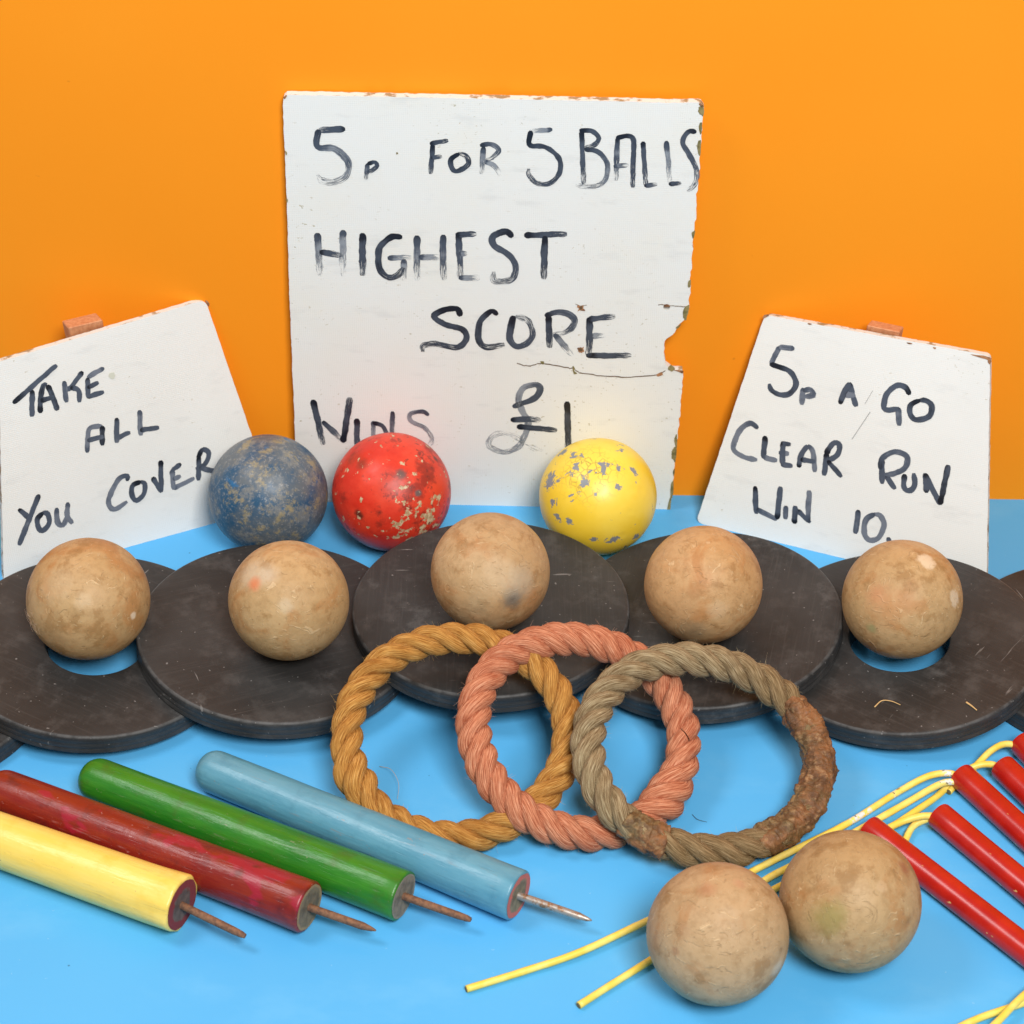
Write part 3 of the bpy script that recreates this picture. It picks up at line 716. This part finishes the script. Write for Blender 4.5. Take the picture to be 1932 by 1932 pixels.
def rope_ring(name, label, cpx, top_px, bot_px, left_px, right_px, tilt, roll, base_h, Rr, turns, mats, phase, bulge, fuzz_n, fuzz_mat, wob, flare=0):
    """ring whose plane tips back by tilt (rear up) and down to the right by roll"""
    n = Matrix.Rotation(roll, 3, 'Y') @ (Matrix.Rotation(tilt, 3, 'X') @ Vector((0, 0, 1)))
    e1 = Vector((1, 0, 0)); e1 = (e1-n*e1.dot(n)).normalized(); e2 = n.cross(e1).normalized()
    if e2.y < 0: e2 = -e2
    # place the plane so that the lowest point of the centreline sits at base_h
    c = at(cpx[0], cpx[1], .03)
    for it in range(14):
        a = (hit(right_px, cpx[1], c, n)-hit(left_px, cpx[1], c, n)).length/2
        b = (hit(cpx[0], top_px, c, n)-hit(cpx[0], bot_px, c, n)).length/2
        cc = (hit(cpx[0], top_px, c, n)+hit(cpx[0], bot_px, c, n))/2
        low = min((cc+e1*a*math.cos(t)+e2*b*math.sin(t)).z for t in np.linspace(0, 6.283, 90))
        c = hit(cpx[0], cpx[1], cc+Vector((0, 0, base_h-low)), n)
        c = Vector((c.x, c.y, c.z))
    cen = (hit(cpx[0], top_px, c, n)+hit(cpx[0], bot_px, c, n))/2
    NT_ = 620; NS = 22
    root = bpy.data.objects.new(name, None); COL.objects.link(root); root.location = Vector((cen.x, cen.y, 0))
    O = root.location.copy(); root.empty_display_size = .02
    def cl(t):
        rr = 1+wob(t); return cen + e1*(a*rr*math.cos(t)) + e2*(b*rr*math.sin(t)) - O
    L = sum((cl((i+1)/NT_*2*math.pi)-cl(i/NT_*2*math.pi)).length for i in range(NT_))
    surf = []
    for k in range(3):
        V = np.zeros((NT_+1, NS, 3)); UV = np.zeros((NT_+1, NS, 2))
        path = []
        for i in range(NT_+1):
            t = 2*math.pi*i/NT_; p = cl(t); tg = (cl(t+.002)-cl(t-.002)).normalized(); rad = tg.cross(n).normalized()
            ph = -turns*t+2*math.pi*k/3+phase + .25*noise.noise(Vector((t*2.2, phase, 1))); bl = bulge(t)*(1+.05*noise.noise(Vector((t*9, k*3., phase))))
            path.append((p + (rad*math.cos(ph)+n*math.sin(ph))*(Rr*.54*bl), (rad*math.cos(ph)+n*math.sin(ph)), bl, t, ph))
        for i in range(NT_+1):
            p, od, bl, t, ph = path[i]
            q0 = path[i-1][0] if i else path[NT_-1][0]; q1 = path[i+1][0] if i < NT_ else path[1][0]
            tg = (q1-q0).normalized(); N = (od-tg*od.dot(tg)).normalized(); B = tg.cross(N)
            for s in range(NS):
                psi = 2*math.pi*s/(NS-1)+math.pi            # seam faces the rope's core
                yarn = .03*math.cos(8*(psi+turns*.9*t))+.03*noise.noise(Vector((psi*1.1, t*30, k*5+phase)))
                r = Rr*bl*(1+yarn); v = p+(N*math.cos(psi)*.50+B*math.sin(psi)*.50)*r
                V[i, s] = v; UV[i, s] = (t/(2*math.pi), s/(NS-1)+.9*turns*t/(2*math.pi))
            if i % 2 == 0: surf.append((p, N, B, tg, Rr*.48*bl, t))
        V = V.reshape(-1, 3)
        F = [(i*NS+s, i*NS+s+1, (i+1)*NS+s+1, (i+1)*NS+s) for i in range(NT_) for s in range(NS-1)]
        me = pydata('strand', V, F); ul = me.uv_layers.new(name='lay'); U = UV.reshape(-1, 2)
        idx = np.zeros(len(me.loops), dtype=np.int32); me.loops.foreach_get('vertex_index', idx)
        ul.data.foreach_set('uv', U[idx].astype(np.float32).ravel())
        me.flip_normals() if me.polygons[10].normal.dot(Vector(V[me.polygons[10].vertices[0]])-path[0][0]) < 0 else None
        obj('strand', me, mats, root, True)
    # loose fibres standing off the strands
    FV = []; FF = []
    rs = random.Random(int(phase*100)+5)
    for _ in range(fuzz_n):
        p, N, B, tg, r, t = rs.choice(surf); psi = rs.uniform(-1.9, 1.9); o_ = N*math.cos(psi)+B*math.sin(psi)
        st = p+o_*r*.96; ln = rs.choice((.0010, .0014, .0018, .002, .0025, .003, .004)) * rs.uniform(.6, 1.3) * (1.15 if flare and abs((t-flare+math.pi) % (2*math.pi)-math.pi) < .25 else 1)
        dr = (tg*rs.choice((-1, 1))*rs.uniform(.5, 1.3)+o_*rs.uniform(.15, .75)+Vector((rs.uniform(-.4, .4), rs.uniform(-.4, .4), rs.uniform(-.3, .4)))).normalized()
        cv = Vector((rs.uniform(-1, 1), rs.uniform(-1, 1), rs.uniform(-1, 1)))*.35
        pts = [st+(dr*u+cv*u*u)*ln for u in (0, .33, .66, 1)]
        for q in pts: q.z = max(q.z, .0002)
        w0 = rs.uniform(.00005, .0001); bidx = len(FV); VV, FF_ = tube_arrays(pts, lambda i, n_: w0*(1-.25*i), 3, False, False)
        FV += VV; FF += [tuple(bidx+x for x in f) for f in FF_]
    o = obj('loose_fibres', pydata('loose_fibres', FV, FF), fuzz_mat, root, True); o['kind'] = 'stuff'
    tag(root, label, 'rope ring', 'rope rings leaning on the discs')
    return root, cl, a, b, e1, e2, n, O
def bump_at(t0, wdt, amt):
    def f(t):
        d_ = (t-t0+math.pi) % (2*math.pi)-math.pi; return amt*math.exp(-(d_/wdt)**2)
    return f
m = Mat('fibre_gold'); FG = m.done((.62, .38, .13), .7)
m = Mat('fibre_pink'); FP = m.done((.74, .42, .28), .7)
m = Mat('fibre_grey'); FGR = m.done((.45, .37, .22), .7)
ROPE_Y = rope_mat('golden_rope', (.60, .30, .07), (.30, .11, .015), (.78, .49, .19))
ROPE_P = rope_mat('pink_rope', (.68, .28, .15), (.36, .085, .035), (.86, .50, .33))
def greyvar(m, uv, c, big, fib):
    u = m.n('SeparateXYZ', {0: uv}, out=0)
    u = m.math('ADD', u, m.math('MULTIPLY', m.math('SUBTRACT', big, .5), .05))
    w = m.math('MAXIMUM', m.step(u, .62, .70), m.step(u, .22, .12))   # browner round the mended side
    c = m.mix(m.math('MULTIPLY', w, .65), c, m.mix(m.step(fib, .35, .7), (.13, .075, .026), (.32, .20, .085)))
    return c
ROPE_G = rope_mat('grey_rope', (.40, .30, .165), (.15, .09, .038), (.64, .54, .36), greyvar)
RR = .0094
by = bump_at(3.6, .16, .20); bp = bump_at(-.62, .20, .26)
yel = rope_ring('rope_ring', 'golden rope ring, undermost of the three, against the light blue dart', (862, 1392), 1202, 1580, 668, 1084, R_(24), R_(1.5), RR, RR*.93, 9, ROPE_Y, .4,
    lambda t: 1+by(t), 2200, FG, lambda t: .012*math.sin(2*t+.5)+.008*math.sin(3*t+1), 3.6)
pin = rope_ring('rope_ring', 'salmon pink rope ring between the golden and the brown ring', (1093, 1388), 1204, 1572, 897, 1290, R_(23), R_(9.5), RR, RR, 10, ROPE_P, 1.7,
    lambda t: 1+bp(t), 2200, FP, lambda t: .014*math.sin(2*t+2.6)+.008*math.sin(3*t), -.62)
gry = rope_ring('rope_ring', 'frayed grey-brown rope ring with one side bound in rusty tape', (1326, 1424), 1244, 1608, 1114, 1541, R_(21), R_(11), RR, RR*.98, 9, ROPE_G, 2.9,
    lambda t: 1-.17*max(0, min(1, (.98-abs(((t+.23+math.pi) % (2*math.pi))-math.pi))/.16))-.15*max(0, min(1, (.24-abs(((t-4.15+math.pi) % (2*math.pi))-math.pi))/.1)), 4200, FGR, lambda t: .012*math.sin(2*t+1)+.01*math.sin(3*t+2))
# tape bound round the mended side of the grey ring
m = Mat('rusty_tape'); uv = m.n('UVMap', uv_map='lay', out=0); v = m.tc()
n1 = m.noise(v, 90, 5, .65, .5); n2 = m.noise(v, 260, 4, .65); n3 = m.noise(m.vmul(uv, (40, 5, 1)), 1, 4, .6, .6)
c = m.mix(m.step(n1, .35, .62), (.11, .048, .018), (.27, .115, .042)); c = m.mix(m.math('MULTIPLY', m.step(n2, .52, .7), .7), c, (.42, .25, .12))
c = m.mix(m.math('MULTIPLY', m.step(n3, .55, .72), .7), c, (.12, .085, .03)); c = m.mix(m.math('MULTIPLY', m.step(n1, .62, .72), .5), c, (.20, .17, .17))
n8 = m.noise(v, 38, 3, .6); c = m.mix(m.math('MULTIPLY', m.step(n8, .48, .62), .65), c, m.mix(m.step(n2, .4, .6), (.085, .055, .022), (.24, .17, .075)))
TAPE = m.done(c, m.math('ADD', .38, m.math('MULTIPLY', n2, .35)), m.bump(m.math('ADD', m.math('MULTIPLY', n1, 1.2), m.math('ADD', n2, m.math('MULTIPLY', n3, .8))), .8, .0014), .4)
def tape(ring, t0, t1, rad, seed, lumps):
    root, cl, a, b, e1, e2, n, O = ring; NT_ = int(240*abs(t1-t0)); NS = 56; V = []; UV = []
    for i in range(NT_+1):
        u = i/NT_; t = t0+(t1-t0)*u; p = cl(t); tg = (cl(t+.002)-cl(t-.002)).normalized(); rd = tg.cross(n).normalized()
        endf = min(1, .72+.28*min(u, 1-u)/.05) if min(u, 1-u) < .05 else 1
        for s in range(NS):
            ps = 2*math.pi*s/NS; q = Vector((math.cos(ps), math.sin(ps), t*4+seed))
            wrap = .05*(((ps/(2*math.pi)+u*lumps) % 1.0)-.5)                        # overlapping turns
            tri = .05*math.cos(3*ps-9*t*1.0)
            r = rad*endf*(1+wrap*1.6+tri*1.2+.20*noise.noise(q*1.5)+.12*noise.noise(q*3.7)+.07*noise.noise(q*8)+.04*noise.noise(q*17))
            if p.z+O.z-r < .0003 and False: pass
            V.append(p+(rd*math.cos(ps)+n*math.sin(ps))*r); UV.append((t, s/NS))
    for v_ in V: v_.z = max(v_.z, .0003)
    F = [(i*NS+s, i*NS+(s+1) % NS, (i+1)*NS+(s+1) % NS, (i+1)*NS+s) for i in range(NT_) for s in range(NS)]
    F.append(tuple(range(NS))[::-1]); F.append(tuple(NT_*NS+s for s in range(NS)))
    me = pydata('tape_wrap', V, F); ul = me.uv_layers.new(name='lay')
    for l in me.loops: ul.data[l.index].uv = UV[l.vertex_index]
    o = obj('tape_wrap', me, TAPE, root, True); o['label'] = 'rusty brown lumpy tape binding'
tape(gry, -1.12, .66, RR*.97, 3, 10)
tape(gry, 3.95, 4.36, RR*.92, 8, 3)

# ================================================================== DARTS
def paint_mat(name, base, dark, light, wear, rough=.24, patch=None):
    m = Mat(name); v = m.tc(); n1 = m.noise(m.vmul(v, (1, 1, .18)), 110, 4, .6); n2 = m.noise(v, 60, 5, .65); n3 = m.noise(m.vmul(v, (1, 1, .12)), 500, 3); n4 = m.noise(m.vmul(v, (1, 1, .5)), 190, 3, .55)
    c = m.mix(m.step(n1, .35, .65), base, light); c = m.mix(m.math('MULTIPLY', m.step(n2, .5, .7), .7), c, dark)
    if patch:
        pn = m.noise(m.vmul(v, (1, 1, .6), (.3, .8, .1)), 42, 3, .6); c = m.mix(m.math('MULTIPLY', m.step(pn, .56, .60), .8), c, patch)
    sp = m.noise(v, 520, 2); c = m.mix(m.math('MULTIPLY', m.step(sp, .72, .76), .7), c, wear)
    ln = m.noise(m.vmul(v, (420, 420, 14)), 1, 3, .6); lm = m.noise(v, 45, 3)
    lf = m.math('MULTIPLY', m.step(ln, .60, .68), m.step(lm, .46, .58)); c = m.mix(m.math('MULTIPLY', lf, .45), c, dark)
    lf2 = m.math('MULTIPLY', m.step(ln, .36, .29), m.step(lm, .54, .42)); c = m.mix(m.math('MULTIPLY', lf2, .35), c, wear)
    c = m.mix(m.math('MULTIPLY', m.step(n4, .735, .75), .6), c, wear); c = m.mix(m.math('MULTIPLY', m.step(n3, .66, .75), .25), c, wear)
    return m.done(c, m.math('ADD', rough, m.math('ADD', m.math('MULTIPLY', n2, .2), m.math('MULTIPLY', lf, .2))), m.bump(m.math('ADD', n1, m.math('ADD', m.math('SUBTRACT', m.math('MULTIPLY', n3, .6), m.math('MULTIPLY', lf, .5)), n2)), .36, .0010), .5)
def end_mat(name, ring, core, edge):
    m = Mat(name); v = m.tc(); g = m.noise(v, 180, 4); x = m.n('VectorMath', {0: m.vmul(v, (1, 1, 0))}, out='Value', operation='LENGTH')
    x = m.math('ADD', x, m.math('MULTIPLY', m.math('SUBTRACT', g, .5), .007))
    c = m.mix(m.step(g, .35, .65), core, tuple(k*.55 for k in core)); c = m.mix(m.step(x, edge-.0006, edge+.0006), c, ring)
    return m.done(c, .75, m.bump(g, .5, .001))
m = Mat('rusty_iron'); v = m.tc(); g = m.noise(v, 300, 5, .65)
RUSTY = m.done(m.mix(m.step(g, .35, .65), (.13, .065, .04), (.27, .13, .065)), .75, m.bump(g, .5, .0006), metal=.2)
m = Mat('bare_steel_nail'); v = m.tc(); g = m.noise(v, 300, 5, .65)
STEEL = m.done(m.mix(m.step(g, .48, .62), (.42, .38, .34), (.30, .15, .07)), .42, m.bump(g, .3, .0005), metal=.6)
def dart(label, rear_px, front_px, tip_px, r0, r1, paint, endm, nail_m, seed, blunt=0, rag=.03):
    p0 = at(rear_px[0], rear_px[1], r0); p1 = at(front_px[0], front_px[1], r1); M = along(p0, p1); L = (p1-p0).length
    root = bpy.data.objects.new('dart', None); COL.objects.link(root); root.matrix_world = M; root.empty_display_size = .02
    prof = [(0, -r0*.86)]
    for k in range(1, 9):
        a = k/8*math.pi/2; prof.append((r0*math.sin(a)**.75, -r0*.86*math.cos(a)))
    for k in range(1, 25): prof.append((r0+(r1-r0)*k/24, L*k/24-.0012*(k == 24)))
    prof += [(r1-.0004, L-.0003), (r1-.0012, L), (r1*.80, L), (r1*.80, L-.004)]
    me = lathe('handle', prof, 48, lambda a, z: .012*noise.noise(Vector((math.cos(a)*1.2, math.sin(a)*1.2, z*25+seed)))+rag*noise.noise(Vector((math.cos(a)*2.5+seed, math.sin(a)*2.5, seed)))*max(0, (z-L+.02)/.02))
    smooth_by_angle(me, 50); obj('handle', me, paint, root)
    ed = lathe('end_grain', [(0, L-.002), (r1*.78, L-.002), (r1*.90, L+.00025), (r1*.25, L+.0002), (0, L-.0004)], 40, lambda a, z: .04*noise.noise(Vector((math.cos(a)*3, math.sin(a)*3, seed+4))))
    smooth_by_angle(ed, 40)
    for v_ in ed.vertices: v_.co.z -= L
    oe = obj('end_grain', ed, endm, root); oe.location = (0, 0, L)
    tip = M.inverted() @ at(tip_px[0], tip_px[1], r1*.72); st = Vector((0, 0, L-.003)); ln = (tip-st).length
    nm = lathe('nail', [(0, 0), (.00205, 0), (.00205, ln*.5), (.0020, ln-.0075), (.00115 if not blunt else .0017, ln-.0025), (.0005 if not blunt else .0012, ln-.0004), (0, ln)], 20, lambda a, z: .06*noise.noise(Vector((a, z*400, seed))))
    smooth_by_angle(nm, 40); on = obj('nail', nm, nail_m, root); on.matrix_local = along(st, tip, Vector((1, 0, 0)))
    tag(root, label, 'dart', 'wooden darts laid side by side'); return root
P_BLUE = paint_mat('light_blue_paint', (.085, .265, .37), (.07, .22, .31), (.115, .31, .41), (.28, .22, .19))
P_GREEN = paint_mat('green_paint', (.014, .15, .010), (.045, .12, .012), (.035, .20, .012), (.20, .22, .12))
P_RED = paint_mat('dark_red_paint', patch=(.32, .010, .030), base=(.185, .010, .008), dark=(.085, .008, .008), light=(.24, .022, .008), wear=(.45, .22, .20))
P_YEL = paint_mat('cream_yellow_paint', (.84, .58, .105), (.80, .52, .08), (.86, .63, .15), (.30, .22, .09))
dart('light blue wooden dart with steel nail and red-edged end, touching the golden ring', (408, 1457), (978, 1690), (1117, 1737), .0119, .0135, P_BLUE, end_mat('blue_dart_end', (.52, .14, .11), (.25, .20, .12), .0088), STEEL, 1)
dart('green wooden dart with rusty nail, between light blue and dark red darts', (187, 1472), (761, 1691), (890, 1736), .0119, .0134, P_GREEN, end_mat('green_dart_end', (.26, .22, .16), (.24, .19, .13), .011), RUSTY, 2, 1, .05)
dart('dark red wooden dart with rusty pointed nail and bright crimson patch', (10, 1495), (583, 1712), (710, 1756), .0122, .0136, P_RED, end_mat('red_dart_end', (.30, .20, .10), (.20, .15, .09), .0105), RUSTY, 3)
dart('cream yellow wooden dart with chipped dark end and blunt rusty nail', (-250, 1496), (343, 1707), (464, 1767), .0136, .0150, P_YEL, end_mat('yellow_dart_end', (.20, .025, .025), (.14, .095, .075), .0085), RUSTY, 4, 1, .09)

# ================================================================== RED STICKS AND YELLOW CORDS
m = Mat('glossy_red_stick'); v = m.tc(); n1 = m.noise(v, 60, 4); n2 = m.noise(m.vmul(v, (1, 1, .4)), 260, 2); n3 = m.noise(v, 900, 2)
c = m.mix(m.step(n1, .35, .65), (.40, .010, .006), (.47, .016, .008)); c = m.mix(m.step(n2, .70, .72), c, (.72, .42, .14))
REDST = m.done(c, .27, m.bump(m.math('ADD', n1, m.math('MULTIPLY', n3, .15)), .16, .0006), .5)
m = Mat('yellow_cord'); v = m.tc(); n1 = m.noise(v, 90, 4); n2 = m.noise(v, 330, 4, .65); n3 = m.noise(v, 45, 2)
c = m.mix(m.step(n1, .35, .65), (.84, .60, .075), (.88, .70, .17)); c = m.mix(m.math('MULTIPLY', m.step(n3, .60, .66), m.step(n2, .45, .5)), c, (.72, .72, .68))
c = m.mix(m.math('MULTIPLY', m.step(n3, .58, .62), m.step(n2, .6, .63)), c, (.20, .16, .08))
CORD = m.done(c, .42, m.bump(n2, .15, .0005), .45)
m = Mat('cord_core'); CORE = m.done((.16, .12, .05), .8)
def stick(label, a_px, b_px, r, length):
    p0 = at(a_px[0], a_px[1], r); p1 = at(b_px[0], b_px[1], r); d_ = (p1-p0).normalized(); p1 = p0+d_*length; L = length
    i = r*.55
    prof = [(i, .012), (i, .0006), (i+.0006, 0), (r-.0012, 0), (r-.0003, .0004), (r, .0013)]
    prof += [(r, L*k/10) for k in range(1, 10)]
    prof += [(r, L-.0013), (r-.0003, L-.0004), (r-.0012, L), (i+.0006, L), (i, L-.0006), (i, L-.012)]
    me = lathe('red_stick', prof, 40, lambda a, z: .008*noise.noise(Vector((math.cos(a), math.sin(a), z*30)))); smooth_by_angle(me, 35)
    o = obj('red_stick', me, REDST); o.matrix_world = along(p0, p0+d_)
    tag(o, label, 'stick', 'red sticks threaded on yellow cord'); return o
RS = .0076
stick('red stick whose end lies behind the olive-stained ball', (1638, 1562), (1932, 1790), RS, .15)
stick('red stick with one chipped spot, second from the olive-stained ball', (1770, 1537), (1932, 1672), RS, .13)
stick('red stick with two yellow cords entering its end, third from the olive-stained ball', (1812, 1462), (1932, 1572), RS, .12)
stick('red stick fourth from the olive-stained ball', (1890, 1446), (1962, 1516), RS, .12)
stick('red stick nearest the brownish disc, fifth from the olive-stained ball', (1926, 1400), (1990, 1466), RS, .12)
def cord(label, pts, r=.0019):
    P = [at(x, y, h) for x, y, h in pts]; path = catmull(P, 12*len(pts)); V, F = tube_arrays(path, lambda i, n: r*(1+.05*noise.noise(Vector((i*.4, P[0].x*50, 0)))), 12)
    o = path[0].copy(); o.z = 0
    ob = obj('yellow_cord', pydata('yellow_cord', [v_-o for v_ in V], F), CORD, None, True); ob.location = o
    tag(ob, label, 'cord', 'yellow cords through the red sticks')
    d0 = (path[0]-path[1]).normalized()
    cv, cf = tube_arrays([path[0]-d0*.0006-o, path[0]+d0*.0004-o], lambda i, n: r*(.98 if i == 0 else .72), 10)
    obj('cut_end', pydata('cut_end', cv, cf), CORE, ob)
h0 = .0021
cord('yellow cord with cut end reaching farthest across the blue table', [(880, 1866, h0), (990, 1832, h0), (1095, 1796, .003), (1220, 1738, .004), (1330, 1692, .003), (1425, 1641, .003), (1500, 1603, .004), (1600, 1553, .005), (1690, 1497, .006), (1750, 1465, .009), (1792, 1459, .0095), (1815, 1470, .0085)])
cord('yellow cord with shorter cut end passing between the two tan balls', [(1092, 1897, h0), (1150, 1860, h0), (1228, 1811, .003), (1330, 1745, .0022), (1438, 1664, .003), (1505, 1628, .0035), (1600, 1577, .004), (1700, 1521, .005), (1768, 1482, .0075), (1796, 1475, .0075), (1818, 1478, .007)])
cord('yellow cord from the fourth red stick running behind the third', [(1455, 1681, .0022), (1480, 1668, .0022), (1560, 1632, .0022), (1660, 1574, .0025), (1725, 1532, .0025), (1768, 1502, .0022), (1806, 1468, .0022), (1836, 1447, .006), (1868, 1442, .0078), (1898, 1452, .0076)])
cord('short yellow cord curling from under the end of the second red stick', [(1706, 1590, .0022), (1722, 1560, .003), (1748, 1546, .006), (1772, 1544, .0076)])
cord('yellow cord arching from the nearest red stick up into the second one', [(1650, 1576, .0062), (1700, 1551, .0072), (1738, 1540, .0095), (1768, 1540, .0085)])
cord('speckled yellow cord looping into the end of the last red stick', [(1790, 1494, .0022), (1818, 1466, .0022), (1842, 1444, .0062), (1868, 1418, .009), (1895, 1404, .0095), (1930, 1408, .0078)])
cord('yellow cord crossing the table corner in front of the sticks', [(1780, 1952, h0), (1850, 1920, h0), (1920, 1896, .003), (2010, 1860, .004)])
cord('second yellow cord crossing the table corner, laid over another', [(1830, 1975, h0), (1880, 1930, h0+.0038), (1925, 1884, h0+.004), (1990, 1830, .004)])

# frayed tuft on the first ball
rs = random.Random(4); FV = []; FF = []
dirc = dir_from_px(-.86, .38)
for _ in range(46):
    d_ = (dirc+Vector((rs.gauss(0, .13), rs.gauss(0, .13), rs.gauss(0, .13)))).normalized(); st = d_*r1*.995
    tn = Vector((rs.gauss(0, 1), rs.gauss(0, 1), rs.gauss(0, 1))); tn = (tn-d_*tn.dot(d_)).normalized(); ln = rs.uniform(.002, .006)
    pts = [st+(tn*u+d_*(.5*u-.35*u*u))*ln for u in (0, .35, .7, 1)]; bi = len(FV); VV, F2 = tube_arrays(pts, lambda i, n: .00007*(1-.2*i), 3, False, False)
    FV += VV; FF += [tuple(bi+x for x in f) for f in F2]
m = Mat('frayed_fibre'); o = obj('frayed_tuft', pydata('frayed_tuft', FV, FF), m.done((.66, .48, .33), .7), b1, True); o['kind'] = 'stuff'

# straw and hair scraps
m = Mat('straw'); STRAW = m.done((.62, .40, .17), .7)
m = Mat('dark_hair'); HAIR = m.done((.03, .03, .035), .6)
def scrap(name, label, pts, r, mt, cat):
    P = [hit(x, y, d5p+d5n*(r+h), d5n) if on5 else at(x, y, r+h) for x, y, h, on5 in pts]; path = catmull(P, 14); o_ = path[0].copy()
    V, F = tube_arrays([q-o_ for q in path], lambda i, n: r*(1-.5*i/n), 6); ob = obj(name, pydata(name, V, F), mt, None, True); ob.location = o_; tag(ob, label, cat)
_, d5p, d5n = disc5
scrap('straw_scrap', 'bent straw fibre lying on the holed disc by the CLEAR RUN sign', [(1650, 1334, 0, 1), (1664, 1322, 0, 1), (1682, 1323, .0005, 1), (1699, 1330, 0, 1)], .0004, STRAW, 'straw')
scrap('straw_scrap', 'straight orange straw splinter near the rim of the holed disc by the CLEAR RUN sign', [(1823, 1325, 0, 1), (1832, 1331, 0, 1), (1843, 1340, 0, 1)], .0006, STRAW, 'straw')
scrap('hair_scrap', 'dark hair lying beside the pink rope ring splice', [(1306, 1537, 0, 0), (1316, 1546, .0004, 0), (1334, 1551, 0, 0)], .00018, HAIR, 'hair')
scrap('hair_scrap', 'curled pale fibre standing inside the golden ring', [(716, 1446, .001, 0), (738, 1452, .004, 0), (752, 1478, .004, 0), (750, 1508, .001, 0)], .00014, FG, 'hair')
